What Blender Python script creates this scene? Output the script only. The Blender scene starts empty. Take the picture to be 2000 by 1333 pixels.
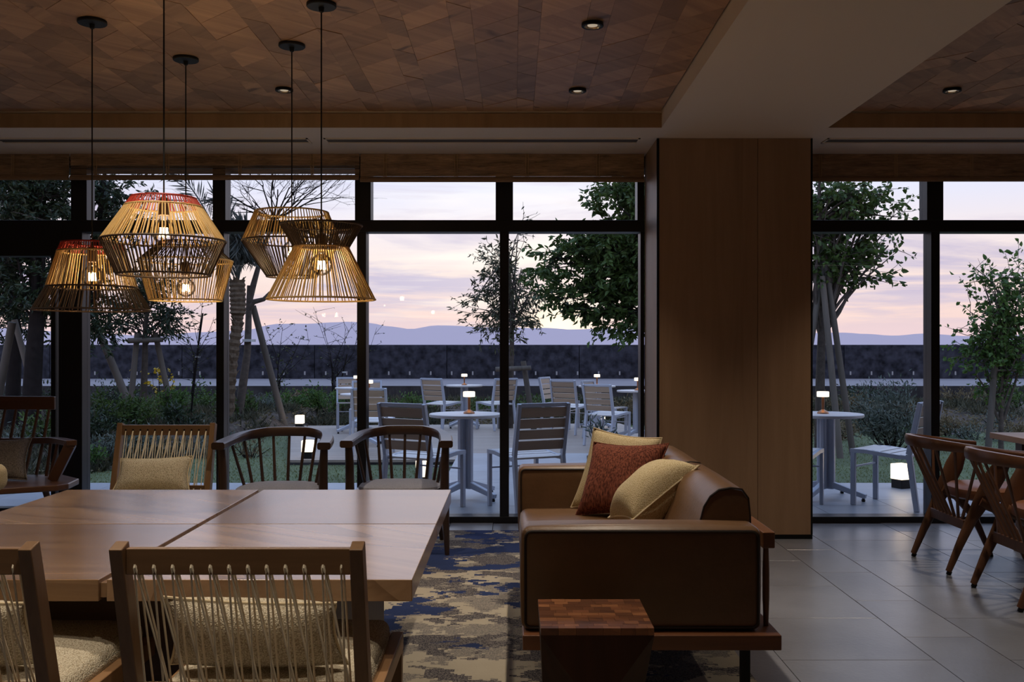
import bpy, bmesh, math, random
import numpy as np
from mathutils import Vector, Matrix, noise

random.seed(7)
rng = np.random.default_rng(7)
R = math.radians
SC = bpy.context.scene
COL = SC.collection
F, VX, VY, H = 1920.0, 1002.0, 677.0, 1.25   # focal length, principal point (2000x1333 frame), eye height


def at(px, py, d):
    """world point seen at pixel (px,py) of the photograph, d metres in front of the lens"""
    return Vector(((px - VX) / F * d, d, H - (py - VY) / F * d))


def srgb(r, g, b):
    def f(c):
        c /= 255.0
        return c / 12.92 if c <= 0.04045 else ((c + 0.055) / 1.055) ** 2.4
    return (f(r), f(g), f(b), 1.0)


# ------------------------------------------------------------------ camera
cd = bpy.data.cameras.new('camera')
cam = bpy.data.objects.new('camera', cd)
COL.objects.link(cam)
cam.location = (0, 0, H)
cam.rotation_euler = (R(90), 0, 0)
cd.sensor_fit = 'HORIZONTAL'
cd.sensor_width = 36
cd.lens = F / 2000 * 36
cd.shift_x = -(VX - 1000) / 2000
cd.shift_y = (VY - 666.5) / 2000
cd.clip_end = 3000
SC.camera = cam
SC.view_settings.view_transform = 'Standard'
SC.view_settings.look = 'None'
SC.view_settings.gamma = 1
SC.view_settings.exposure = 0.0
SC.view_settings.use_curve_mapping = False

# ------------------------------------------------------------------ sky
SKY_STRENGTH = 1.32
DOWN_W = 76.0          # watts of one ceiling downlight
BULB_W = 3.8           # watts of one pendant bulb
world = bpy.data.worlds.new('dusk_sky')
SC.world = world
world.use_nodes = True
nt = world.node_tree
nt.nodes.clear()


def N(nt, kind, **kw):
    n = nt.nodes.new(kind)
    for k, v in kw.items():
        if k == 'inp':
            for kk, vv in v.items():
                n.inputs[kk].default_value = vv
        else:
            setattr(n, k, v)
    return n


def math_node(nt, op, a, b=None, clamp=False):
    n = nt.nodes.new('ShaderNodeMath')
    n.operation = op
    n.use_clamp = clamp
    for i, x in enumerate((a, b)):
        if x is None:
            continue
        if hasattr(x, 'is_output'):
            nt.links.new(x, n.inputs[i])
        else:
            n.inputs[i].default_value = x
    return n.outputs[0]


def ramp(nt, fac, stops, interp='LINEAR'):
    n = nt.nodes.new('ShaderNodeValToRGB')
    n.color_ramp.interpolation = interp
    el = n.color_ramp.elements
    while len(el) < len(stops):
        el.new(0.5)
    for e, (p, c) in zip(el, stops):
        e.position = p
        e.color = c if len(c) == 4 else (*c, 1)
    nt.links.new(fac, n.inputs[0])
    return n.outputs[0]


def mixc(nt, fac, a, b, mode='MIX'):
    n = nt.nodes.new('ShaderNodeMix')
    n.data_type = 'RGBA'
    n.blend_type = mode
    n.clamp_factor = True
    for i, x in ((0, fac), (6, a), (7, b)):
        if hasattr(x, 'is_output'):
            nt.links.new(x, n.inputs[i])
        else:
            n.inputs[i].default_value = x
    return n.outputs[2]


tc = N(nt, 'ShaderNodeTexCoord')
sep = N(nt, 'ShaderNodeSeparateXYZ')
nt.links.new(tc.outputs['Generated'], sep.inputs[0])
dx, dy, dz = sep.outputs
base = ramp(nt, dz, [(0.0, srgb(216, 190, 199)), (0.03, srgb(232, 203, 195)), (0.075, srgb(232, 212, 205)),
                     (0.115, srgb(226, 216, 220)), (0.17, srgb(208, 215, 238)), (0.32, (0.62, 0.78, 1.08, 1)),
                     (0.6, (0.56, 0.78, 1.24, 1)), (1.0, (0.52, 0.76, 1.30, 1))])
# cloud layers in flattened sky coordinates
zc = math_node(nt, 'ADD', math_node(nt, 'MAXIMUM', dz, 0.0), 0.07)
cx = math_node(nt, 'DIVIDE', dx, zc)
cy = math_node(nt, 'DIVIDE', dy, zc)
comb = N(nt, 'ShaderNodeCombineXYZ')
nt.links.new(cx, comb.inputs[0])
nt.links.new(cy, comb.inputs[1])
mp = N(nt, 'ShaderNodeMapping', inp={'Scale': (0.6, 0.85, 1), 'Location': (1.3, 0.9, 0)})
nt.links.new(comb.outputs[0], mp.inputs[0])
cn = N(nt, 'ShaderNodeTexNoise', inp={'Scale': 0.8, 'Detail': 8.0, 'Roughness': 0.6, 'Distortion': 0.7})
nt.links.new(mp.outputs[0], cn.inputs['Vector'])
cloud = ramp(nt, cn.outputs['Fac'], [(0.45, (0, 0, 0)), (0.58, (1, 1, 1))])
lowf = ramp(nt, dz, [(0.01, (0, 0, 0)), (0.06, (1, 1, 1)), (0.3, (0.5, 0.5, 0.5)), (0.6, (0.2, 0.2, 0.2))])
cl_amt = math_node(nt, 'MULTIPLY', math_node(nt, 'MULTIPLY', cloud, lowf), 0.95)
skyc = mixc(nt, cl_amt, base, srgb(182, 173, 198))
cn2 = N(nt, 'ShaderNodeTexNoise', inp={'Scale': 1.25, 'Detail': 6.0, 'Roughness': 0.5, 'Distortion': 0.3})
mp2 = N(nt, 'ShaderNodeMapping', inp={'Scale': (0.55, 0.9, 1), 'Location': (5.3, 2.1, 0)})
nt.links.new(comb.outputs[0], mp2.inputs[0])
nt.links.new(mp2.outputs[0], cn2.inputs['Vector'])
bright = ramp(nt, cn2.outputs['Fac'], [(0.5, (0, 0, 0)), (0.66, (1, 1, 1))])
# glow of the sun that has just gone behind the hills
sd = Vector((0.047, 1, 0.015)).normalized()
dot = math_node(nt, 'ADD', math_node(nt, 'ADD', math_node(nt, 'MULTIPLY', dx, sd.x), math_node(nt, 'MULTIPLY', dy, sd.y)),
                math_node(nt, 'MULTIPLY', dz, sd.z))
dotp = math_node(nt, 'MAXIMUM', dot, 0.0)
g_wide = math_node(nt, 'POWER', dotp, 42.0)
g_mid = math_node(nt, 'POWER', dotp, 260.0)
g_small = math_node(nt, 'POWER', dotp, 2600.0)
br_amt = math_node(nt, 'MULTIPLY', math_node(nt, 'MULTIPLY', bright, lowf), math_node(nt, 'MULTIPLY', g_wide, 0.8))
skyc = mixc(nt, br_amt, skyc, srgb(255, 244, 228))
skyc = mixc(nt, math_node(nt, 'MULTIPLY', g_wide, math_node(nt, 'MULTIPLY', dz, 3.4)), skyc, srgb(252, 246, 242))
skyc = mixc(nt, math_node(nt, 'MULTIPLY', g_mid, 0.30), skyc, srgb(255, 226, 196))
skyc = mixc(nt, math_node(nt, 'MULTIPLY', g_small, 0.95), skyc, (1.35, 1.12, 0.78, 1))
bg = N(nt, 'ShaderNodeBackground', inp={'Strength': SKY_STRENGTH})
nt.links.new(skyc, bg.inputs[0])
wo = N(nt, 'ShaderNodeOutputWorld')
nt.links.new(bg.outputs[0], wo.inputs[0])


# ------------------------------------------------------------------ materials
def new_mat(name):
    m = bpy.data.materials.new(name)
    m.use_nodes = True
    nt = m.node_tree
    nt.nodes.clear()
    b = nt.nodes.new('ShaderNodeBsdfPrincipled')
    o = nt.nodes.new('ShaderNodeOutputMaterial')
    nt.links.new(b.outputs[0], o.inputs[0])
    return m, nt, b


def plain(name, col, rough=0.5, metal=0.0, bump=0.0, bscale=80.0, vary=0.0, vscale=3.0, rnd=0.0, spec=0.5):
    m, nt, b = new_mat(name)
    b.inputs['Roughness'].default_value = rough
    b.inputs['Metallic'].default_value = metal
    b.inputs['Specular IOR Level'].default_value = spec
    out = None
    if vary or bump or rnd:
        t = N(nt, 'ShaderNodeTexCoord')
        oi = N(nt, 'ShaderNodeObjectInfo')
        va = N(nt, 'ShaderNodeVectorMath', operation='ADD')
        nt.links.new(t.outputs['Object'], va.inputs[0])
        sc = N(nt, 'ShaderNodeVectorMath', operation='SCALE', inp={'Scale': 37.0})
        cmb = N(nt, 'ShaderNodeCombineXYZ')
        for i in range(3):
            nt.links.new(oi.outputs['Random'], cmb.inputs[i])
        nt.links.new(cmb.outputs[0], sc.inputs[0])
        nt.links.new(sc.outputs[0], va.inputs[1])
        vec = va.outputs[0]
        c = None
        if vary:
            n = N(nt, 'ShaderNodeTexNoise', inp={'Scale': vscale, 'Detail': 6.0, 'Roughness': 0.6})
            nt.links.new(vec, n.inputs['Vector'])
            d = [x * (1 - vary) for x in col[:3]]
            l = [min(1, x * (1 + vary)) for x in col[:3]]
            c = ramp(nt, n.outputs['Fac'], [(0.3, d), (0.7, l)])
        if rnd:
            hsv = N(nt, 'ShaderNodeHueSaturation')
            v = math_node(nt, 'ADD', math_node(nt, 'MULTIPLY', oi.outputs['Random'], 2 * rnd), 1 - rnd)
            nt.links.new(v, hsv.inputs['Value'])
            if c is not None:
                nt.links.new(c, hsv.inputs['Color'])
            else:
                hsv.inputs['Color'].default_value = col
            c = hsv.outputs[0]
        if c is not None:
            nt.links.new(c, b.inputs['Base Color'])
        else:
            b.inputs['Base Color'].default_value = col
        if bump:
            n2 = N(nt, 'ShaderNodeTexNoise', inp={'Scale': bscale, 'Detail': 4.0})
            nt.links.new(vec, n2.inputs['Vector'])
            bp = N(nt, 'ShaderNodeBump', inp={'Strength': bump, 'Distance': 0.004})
            nt.links.new(n2.outputs['Fac'], bp.inputs['Height'])
            nt.links.new(bp.outputs[0], b.inputs['Normal'])
    else:
        b.inputs['Base Color'].default_value = col
    return m


def wood(name, dark, light, axis='Y', rough=0.42, scale=1.0, rotz=0.0, rnd=0.12, rings=0.0, spec=0.5, knots=0.0, coat=0.0):
    """grain runs along the object's local axis; every object gets its own cut and tone"""
    m, nt, b = new_mat(name)
    t = N(nt, 'ShaderNodeTexCoord')
    oi = N(nt, 'ShaderNodeObjectInfo')
    sc = N(nt, 'ShaderNodeVectorMath', operation='SCALE', inp={'Scale': 23.0})
    cmb = N(nt, 'ShaderNodeCombineXYZ')
    for i in range(3):
        nt.links.new(oi.outputs['Random'], cmb.inputs[i])
    nt.links.new(cmb.outputs[0], sc.inputs[0])
    va = N(nt, 'ShaderNodeVectorMath', operation='ADD')
    nt.links.new(t.outputs['Object'], va.inputs[0])
    nt.links.new(sc.outputs[0], va.inputs[1])
    s = {'X': (1.1, 16, 16), 'Y': (16, 1.1, 16), 'Z': (16, 16, 1.1)}[axis]
    rot = N(nt, 'ShaderNodeMapping', inp={'Rotation': (0, 0, rotz)})
    nt.links.new(va.outputs[0], rot.inputs[0])
    mp = N(nt, 'ShaderNodeMapping', inp={'Scale': tuple(x * scale for x in s)})
    nt.links.new(rot.outputs[0], mp.inputs[0])
    n1 = N(nt, 'ShaderNodeTexNoise', inp={'Scale': 1.0, 'Detail': 7.0, 'Roughness': 0.62, 'Distortion': 0.9})
    nt.links.new(mp.outputs[0], n1.inputs['Vector'])
    mp2 = N(nt, 'ShaderNodeMapping', inp={'Scale': tuple(x * scale * (0.35 if x < 2 else 0.13) for x in s)})
    nt.links.new(rot.outputs[0], mp2.inputs[0])
    n2 = N(nt, 'ShaderNodeTexNoise', inp={'Scale': 1.0, 'Detail': 3.0, 'Distortion': 0.4})
    nt.links.new(mp2.outputs[0], n2.inputs['Vector'])
    f = math_node(nt, 'ADD', math_node(nt, 'MULTIPLY', n1.outputs['Fac'], 0.6), math_node(nt, 'MULTIPLY', n2.outputs['Fac'], 0.4))
    if rings:
        rg = math_node(nt, 'FRACT', math_node(nt, 'MULTIPLY', n2.outputs['Fac'], 16.0))
        rg = math_node(nt, 'POWER', rg, 5.0)
        f = math_node(nt, 'SUBTRACT', f, math_node(nt, 'MULTIPLY', rg, rings))
    c = ramp(nt, f, [(0.3, dark), (0.68, light)])
    if knots:
        mp3 = N(nt, 'ShaderNodeMapping', inp={'Scale': tuple(2.2 if x < 2 else 5.5 for x in s)})
        nt.links.new(rot.outputs[0], mp3.inputs[0])
        vo = N(nt, 'ShaderNodeTexNoise', inp={'Scale': 1.0, 'Detail': 3.0, 'Distortion': 1.2})
        nt.links.new(mp3.outputs[0], vo.inputs['Vector'])
        kf = ramp(nt, vo.outputs['Fac'], [(0.66, (0, 0, 0)), (0.74, (knots, knots, knots))])
        c = mixc(nt, kf, c, tuple(x * 0.35 for x in dark[:3]) + (1,))
    hsv = N(nt, 'ShaderNodeHueSaturation')
    nt.links.new(c, hsv.inputs['Color'])
    nt.links.new(math_node(nt, 'ADD', math_node(nt, 'MULTIPLY', oi.outputs['Random'], 2 * rnd), 1 - rnd), hsv.inputs['Value'])
    nt.links.new(hsv.outputs[0], b.inputs['Base Color'])
    b.inputs['Roughness'].default_value = rough
    b.inputs['Specular IOR Level'].default_value = spec
    b.inputs['Coat Weight'].default_value = coat
    b.inputs['Coat Roughness'].default_value = 0.14
    bp = N(nt, 'ShaderNodeBump', inp={'Strength': 0.12, 'Distance': 0.002})
    nt.links.new(n1.outputs['Fac'], bp.inputs['Height'])
    nt.links.new(bp.outputs[0], b.inputs['Normal'])
    return m


def fabric(name, dark, light, scale=220.0, bump=0.6, rough=0.95, stretch=(1, 1, 1), wavey=True):
    m, nt, b = new_mat(name)
    t = N(nt, 'ShaderNodeTexCoord')
    mp = N(nt, 'ShaderNodeMapping', inp={'Scale': stretch, 'Rotation': (0.35, 0.2, 0.6)})
    nt.links.new(t.outputs['Object'], mp.inputs[0])
    v = N(nt, 'ShaderNodeTexVoronoi' if wavey else 'ShaderNodeTexNoise', inp={'Scale': scale})
    nt.links.new(mp.outputs[0], v.inputs['Vector'])
    fac = v.outputs['Distance'] if wavey else v.outputs['Fac']
    c = ramp(nt, fac, [(0.15, light), (0.75, dark)] if wavey else [(0.35, dark), (0.65, light)])
    nt.links.new(c, b.inputs['Base Color'])
    bp = N(nt, 'ShaderNodeBump', inp={'Strength': bump, 'Distance': 0.003})
    bp.invert = wavey
    nt.links.new(fac, bp.inputs['Height'])
    nt.links.new(bp.outputs[0], b.inputs['Normal'])
    b.inputs['Roughness'].default_value = rough
    b.inputs['Specular IOR Level'].default_value = 0.2
    return m


def emit(name, col, strength):
    m, nt, b = new_mat(name)
    b.inputs['Base Color'].default_value = col
    b.inputs['Emission Color'].default_value = col
    b.inputs['Emission Strength'].default_value = strength
    return m


def glass_mat(name, tint=(1, 1, 1, 1), ior=1.45, boost=1.0):
    m = bpy.data.materials.new(name)
    m.use_nodes = True
    nt = m.node_tree
    nt.nodes.clear()
    tr = N(nt, 'ShaderNodeBsdfTransparent', inp={'Color': tint})
    gl = N(nt, 'ShaderNodeBsdfGlossy', inp={'Roughness': 0.0})
    fr = N(nt, 'ShaderNodeFresnel', inp={'IOR': ior})
    mx = N(nt, 'ShaderNodeMixShader')
    nt.links.new(math_node(nt, 'MULTIPLY', fr.outputs[0], boost, True), mx.inputs[0])
    nt.links.new(tr.outputs[0], mx.inputs[1])
    nt.links.new(gl.outputs[0], mx.inputs[2])
    o = N(nt, 'ShaderNodeOutputMaterial')
    nt.links.new(mx.outputs[0], o.inputs[0])
    return m


def leaf_mat(name, c1, c2, rough=0.5, back=0.25):
    m, nt, b = new_mat(name)
    t = N(nt, 'ShaderNodeTexCoord')
    n = N(nt, 'ShaderNodeTexNoise', inp={'Scale': 9.0, 'Detail': 3.0})
    nt.links.new(t.outputs['Object'], n.inputs['Vector'])
    c = ramp(nt, n.outputs['Fac'], [(0.35, c1), (0.65, c2)])
    nt.links.new(c, b.inputs['Base Color'])
    b.inputs['Roughness'].default_value = rough
    b.inputs['Specular IOR Level'].default_value = 0.35
    tl = N(nt, 'ShaderNodeBsdfTranslucent')
    nt.links.new(c, tl.inputs[0])
    mx = N(nt, 'ShaderNodeMixShader', inp={'Fac': back})
    o = [x for x in nt.nodes if x.type == 'OUTPUT_MATERIAL'][0]
    nt.links.new(b.outputs[0], mx.inputs[1])
    nt.links.new(tl.outputs[0], mx.inputs[2])
    nt.links.new(mx.outputs[0], o.inputs[0])
    return m


MT = {}
MT['frame'] = plain('black_aluminium', srgb(30, 29, 32), 0.38, 0.0, spec=0.4)
MT['paint'] = plain('soffit_paint', srgb(232, 212, 188), 0.85, bump=0.05, bscale=200)
MT['fascia'] = wood('fascia_veneer', srgb(150, 118, 86), srgb(182, 148, 112), 'Z', 0.55, 0.6)
MT['ceil_a'] = wood('ceiling_oak', srgb(142, 104, 76), srgb(200, 156, 116), 'X', 0.5, 0.85, R(-45), 0.26, knots=0.75)
MT['ceil_b'] = wood('ceiling_oak_narrow', srgb(136, 100, 72), srgb(192, 150, 112), 'X', 0.5, 0.85, R(42), 0.26, knots=0.75)
MT['column'] = wood('column_veneer', srgb(142, 110, 82), srgb(168, 134, 104), 'Z', 0.5, 0.7, rnd=0.04)
MT['black'] = plain('black_trim', srgb(16, 15, 15), 0.5, spec=0.25)
MT['tile'] = plain('floor_tile', srgb(116, 116, 122), 0.30, spec=0.8, bump=0.18, bscale=60, vary=0.2, vscale=2.2, rnd=0.07)
MT['grout'] = plain('tile_grout', srgb(72, 64, 56), 0.9)
MT['terrace'] = plain('terrace_tile', srgb(140, 141, 146), 0.42, bump=0.15, bscale=60, vary=0.12, vscale=2.5, rnd=0.05)
MT['deck'] = wood('deck_board', srgb(134, 118, 106), srgb(160, 144, 130), 'X', 0.6, 0.6, rnd=0.06)
MT['alu'] = plain('grey_aluminium', srgb(168, 172, 184), 0.42, 0.15)
MT['slat'] = wood('teak_slat', srgb(146, 124, 104), srgb(178, 154, 130), 'X', 0.5, 1.0, rnd=0.06)
MT['seat_slat'] = wood('pale_slat', srgb(190, 184, 180), srgb(214, 208, 204), 'X', 0.4, 1.0, rnd=0.04)
MT['tabletop_out'] = plain('outdoor_table_laminate', srgb(196, 190, 188), 0.4, vary=0.05)
MT['copper'] = plain('copper', srgb(158, 106, 72), 0.3, 0.85)
MT['oak'] = wood('oiled_oak', srgb(100, 72, 48), srgb(140, 106, 74), 'X', 0.38, 1.0, rnd=0.06)
MT['oak_z'] = wood('oiled_oak_upright', srgb(100, 72, 48), srgb(138, 104, 72), 'Z', 0.4, 1.0, rnd=0.06)
MT['oak_y'] = wood('oiled_oak_depth', srgb(118, 86, 58), srgb(160, 122, 86), 'Y', 0.4, 1.0, rnd=0.06)
MT['table'] = wood('table_ash', srgb(128, 98, 72), srgb(178, 144, 112), 'X', 0.24, 0.55, R(32), 0.03, rings=0.22, coat=0.28)
MT['table2'] = wood('table_ash_across', srgb(116, 86, 60), srgb(156, 122, 90), 'X', 0.24, 0.6, 0, 0.03, rings=0.08, coat=0.28)
MT['table_dark'] = wood('table_base_oak', srgb(58, 38, 26), srgb(84, 58, 40), 'X', 0.5, 1.0)
MT['walnut'] = wood('dark_walnut', srgb(48, 33, 27), srgb(76, 53, 42), 'X', 0.33, 1.0, rnd=0.05)
MT['walnut_z'] = wood('dark_walnut_upright', srgb(46, 32, 26), srgb(74, 52, 41), 'Z', 0.35, 1.0, rnd=0.05)
MT['teak'] = wood('red_walnut', srgb(78, 50, 36), srgb(112, 74, 52), 'X', 0.35, 1.0, rnd=0.05)
MT['teak_z'] = wood('red_walnut_upright', srgb(78, 50, 36), srgb(110, 74, 52), 'Z', 0.35, 1.0, rnd=0.05)
MT['sofa_wood'] = wood('sofa_walnut', srgb(92, 56, 36), srgb(132, 84, 54), 'X', 0.36, 1.0, rnd=0.03)
MT['sofa_wood_y'] = wood('sofa_walnut_depth', srgb(92, 58, 38), srgb(130, 86, 56), 'Y', 0.36, 1.0, rnd=0.03)
MT['leather'] = plain('brown_leather', srgb(106, 77, 52), 0.40, bump=0.22, bscale=55, vary=0.16, vscale=5.0)
MT['leather_tan'] = plain('tan_leather', srgb(124, 76, 46), 0.42, bump=0.15, bscale=60, vary=0.1)
MT['piping'] = plain('dark_piping', srgb(36, 24, 18), 0.5)
MT['cream'] = fabric('cream_weave', srgb(166, 152, 128), srgb(226, 216, 194), 230, 0.8)
MT['cream_fine'] = fabric('cream_fine_weave', srgb(176, 156, 118), srgb(214, 198, 164), 260, 0.5)
MT['cream_cord'] = plain('cream_cord', srgb(206, 188, 154), 0.9)
MT['rust'] = fabric('rust_weave', srgb(74, 38, 30), srgb(136, 78, 60), 150, 0.5, stretch=(1, 1, 0.25), wavey=False)
MT['grey_fab'] = fabric('grey_linen', srgb(104, 96, 90), srgb(146, 136, 128), 170, 0.35, wavey=False)
MT['seat_grey'] = fabric('grey_seat_cloth', srgb(118, 116, 124), srgb(152, 149, 156), 260, 0.3, wavey=False)
MT['rope'] = plain('paper_cord', srgb(236, 222, 196), 0.85, bump=0.3, bscale=300)
MT['natural_cord'] = plain('natural_cord', srgb(200, 164, 104), 0.65)
MT['dark_cord'] = plain('dark_brown_cord', srgb(66, 46, 28), 0.65)
MT['red_cord'] = plain('red_cord', srgb(158, 38, 20), 0.65)
MT['socket'] = plain('brown_socket', srgb(72, 50, 34), 0.45)
MT['cable'] = plain('black_cable', srgb(14, 13, 13), 0.6)
MT['glass'] = glass_mat('window_glass', (0.97, 0.975, 0.98, 1), 1.45, 0.4)
MT['bulb'] = glass_mat('bulb_glass', (1, 0.97, 0.9, 1), 1.25, 0.9)
MT['filament'] = emit('filament', (1.0, 0.80, 0.46, 1), 26.0)
MT['lamp_white'] = emit('lit_opal_shade', (1.0, 0.83, 0.58, 1), 2.0)
MT['lamp_core'] = emit('downlight_lamp', (1.0, 0.84, 0.62, 1), 0.3)
MT['reflector'] = plain('downlight_reflector', srgb(200, 180, 150), 0.2, 0.9)
MT['bamboo'] = wood('bamboo_reed', srgb(74, 54, 40), srgb(204, 166, 128), 'X', 0.55, 11.0)
MT['bamboo_dark'] = plain('bamboo_roll', srgb(150, 118, 88), 0.6, vary=0.15)
MT['tape'] = plain('blind_stitch', srgb(190, 156, 116), 0.8)
MT['vent'] = plain('vent_slot', srgb(96, 90, 84), 0.5)
MT['bark'] = plain('grey_bark', srgb(84, 76, 70), 0.9, spec=0.1, bump=0.8, bscale=40, vary=0.3, vscale=14)
MT['bark_dark'] = plain('dark_bark', srgb(36, 32, 31), 0.9, spec=0.08, bump=0.8, bscale=40, vary=0.3, vscale=14)
MT['palm_bark'] = plain('palm_bark', srgb(92, 78, 64), 0.95, spec=0.1, bump=1.0, bscale=30, vary=0.4, vscale=18)
MT['stake'] = wood('weathered_stake', srgb(78, 72, 66), srgb(112, 104, 96), 'Z', 0.85, 0.5, spec=0.1)
MT['tie'] = plain('white_tie', srgb(190, 190, 190), 0.7)
MT['leaf_dark'] = leaf_mat('dark_glossy_leaf', srgb(32, 44, 30), srgb(52, 66, 40), 0.42)
MT['leaf_mid'] = leaf_mat('green_leaf', srgb(52, 70, 32), srgb(80, 102, 46), 0.5)
MT['leaf_light'] = leaf_mat('fresh_green_leaf', srgb(58, 84, 40), srgb(94, 122, 58), 0.5, 0.35)
MT['leaf_olive'] = leaf_mat('silver_olive_leaf', srgb(72, 82, 74), srgb(112, 120, 108), 0.5)
MT['leaf_thin'] = leaf_mat('narrow_leaf', srgb(52, 58, 42), srgb(84, 86, 58), 0.5)
MT['leaf_dry'] = leaf_mat('dry_leaf', srgb(92, 80, 58), srgb(122, 108, 78), 0.7)
MT['ground'] = leaf_mat('ground_tuft', srgb(54, 56, 42), srgb(92, 88, 66), 0.7)
MT['frond'] = leaf_mat('grey_frond', srgb(62, 68, 66), srgb(96, 100, 92), 0.6)
MT['flower'] = plain('yellow_petal', srgb(214, 180, 36), 0.6)
MT['lawn'] = plain('lawn_soil', srgb(80, 90, 56), 0.95, vary=0.25, vscale=1.3, bump=0.6, bscale=90)
MT['grass'] = leaf_mat('grass_blade', srgb(98, 106, 62), srgb(120, 124, 80), 0.6)
MT['mulch'] = plain('bark_mulch', srgb(80, 70, 62), 0.95, spec=0.1, vary=0.55, vscale=16, bump=1.0, bscale=30)
MT['seawall'] = plain('weathered_concrete', srgb(50, 49, 55), 0.9, spec=0.1, vary=0.75, vscale=4.5, bump=0.6, bscale=14)
MT['road'] = plain('road_concrete', srgb(124, 114, 114), 0.85, vary=0.1, vscale=1.2)
MT['retain'] = plain('retaining_concrete', srgb(58, 54, 55), 0.9, spec=0.1, vary=0.4, vscale=3)
MT['plate'] = plain('pale_plate', srgb(150, 144, 142), 0.6)
MT['sea'] = plain('sea_water', srgb(120, 124, 150), 0.2)
MT['hill'] = plain('hazy_hills', srgb(194, 172, 172), 1.0, spec=0.0)  # distance haze is mixed into this pale base colour
MT['wallp'] = plain('wall_plaster', srgb(170, 152, 130), 0.9)
MT['wallw'] = wood('wall_veneer', srgb(120, 84, 54), srgb(158, 116, 78), 'Z', 0.5, 0.6)


def rug_mat():
    m, nt, b = new_mat('rug_pile')
    t = N(nt, 'ShaderNodeTexCoord')
    sn = N(nt, 'ShaderNodeVectorMath', operation='SNAP')
    sn.inputs[1].default_value = (0.014, 0.011, 1.0)
    nt.links.new(t.outputs['Object'], sn.inputs[0])

    def nz(scale, loc, stretch=(0.8, 1.15, 1), detail=5.0):
        mp = N(nt, 'ShaderNodeMapping', inp={'Location': loc, 'Scale': stretch})
        nt.links.new(sn.outputs[0], mp.inputs[0])
        n = N(nt, 'ShaderNodeTexNoise', inp={'Scale': scale, 'Detail': detail, 'Roughness': 0.6})
        nt.links.new(mp.outputs[0], n.inputs['Vector'])
        return n.outputs['Fac']
    sp = N(nt, 'ShaderNodeSeparateXYZ')
    nt.links.new(t.outputs['Object'], sp.inputs[0])
    # more navy towards the window end
    far = math_node(nt, 'MULTIPLY', math_node(nt, 'SUBTRACT', sp.outputs[1], 0.6), 0.022)
    fine = N(nt, 'ShaderNodeTexNoise', inp={'Scale': 170.0, 'Detail': 2.0})
    nt.links.new(t.outputs['Object'], fine.inputs['Vector'])
    beige = mixc(nt, nz(2.0, (7, 2, 0)), srgb(152, 140, 120), srgb(186, 174, 154))
    speck = mixc(nt, ramp(nt, fine.outputs['Fac'], [(0.45, (0, 0, 0)), (0.55, (1, 1, 1))]), srgb(62, 58, 62), srgb(118, 110, 104))
    grey = mixc(nt, ramp(nt, fine.outputs['Fac'], [(0.4, (0, 0, 0)), (0.6, (1, 1, 1))]), srgb(110, 104, 100), srgb(148, 138, 124))
    navy = mixc(nt, nz(3.0, (1, 9, 0)), srgb(34, 40, 62), srgb(50, 64, 108))
    big = ramp(nt, math_node(nt, 'ADD', nz(1.5, (2.4, 8.2, 0), (0.6, 1.0, 1)), far), [(0.5, (0, 0, 0)), (0.505, (1, 1, 1))])
    c = mixc(nt, ramp(nt, nz(3.4, (4.4, 0.9, 0), detail=8.0), [(0.525, (0, 0, 0)), (0.53, (1, 1, 1))]), beige, grey)
    c = mixc(nt, ramp(nt, math_node(nt, 'ADD', nz(3.4, (0.4, 0.2, 0), detail=8.0), far), [(0.495, (0, 0, 0)), (0.50, (1, 1, 1))]), c, speck)
    c = mixc(nt, ramp(nt, math_node(nt, 'ADD', nz(2.9, (3.1, 5.7, 0), detail=8.0), math_node(nt, 'MULTIPLY', far, 1.6)), [(0.54, (0, 0, 0)), (0.545, (1, 1, 1))]), c, navy)
    nt.links.new(c, b.inputs['Base Color'])
    b.inputs['Roughness'].default_value = 1.0
    b.inputs['Specular IOR Level'].default_value = 0.1
    bp = N(nt, 'ShaderNodeBump', inp={'Strength': 0.5, 'Distance': 0.003})
    nt.links.new(fine.outputs['Fac'], bp.inputs['Height'])
    nt.links.new(bp.outputs[0], b.inputs['Normal'])
    return m


MT['rug'] = rug_mat()


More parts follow.
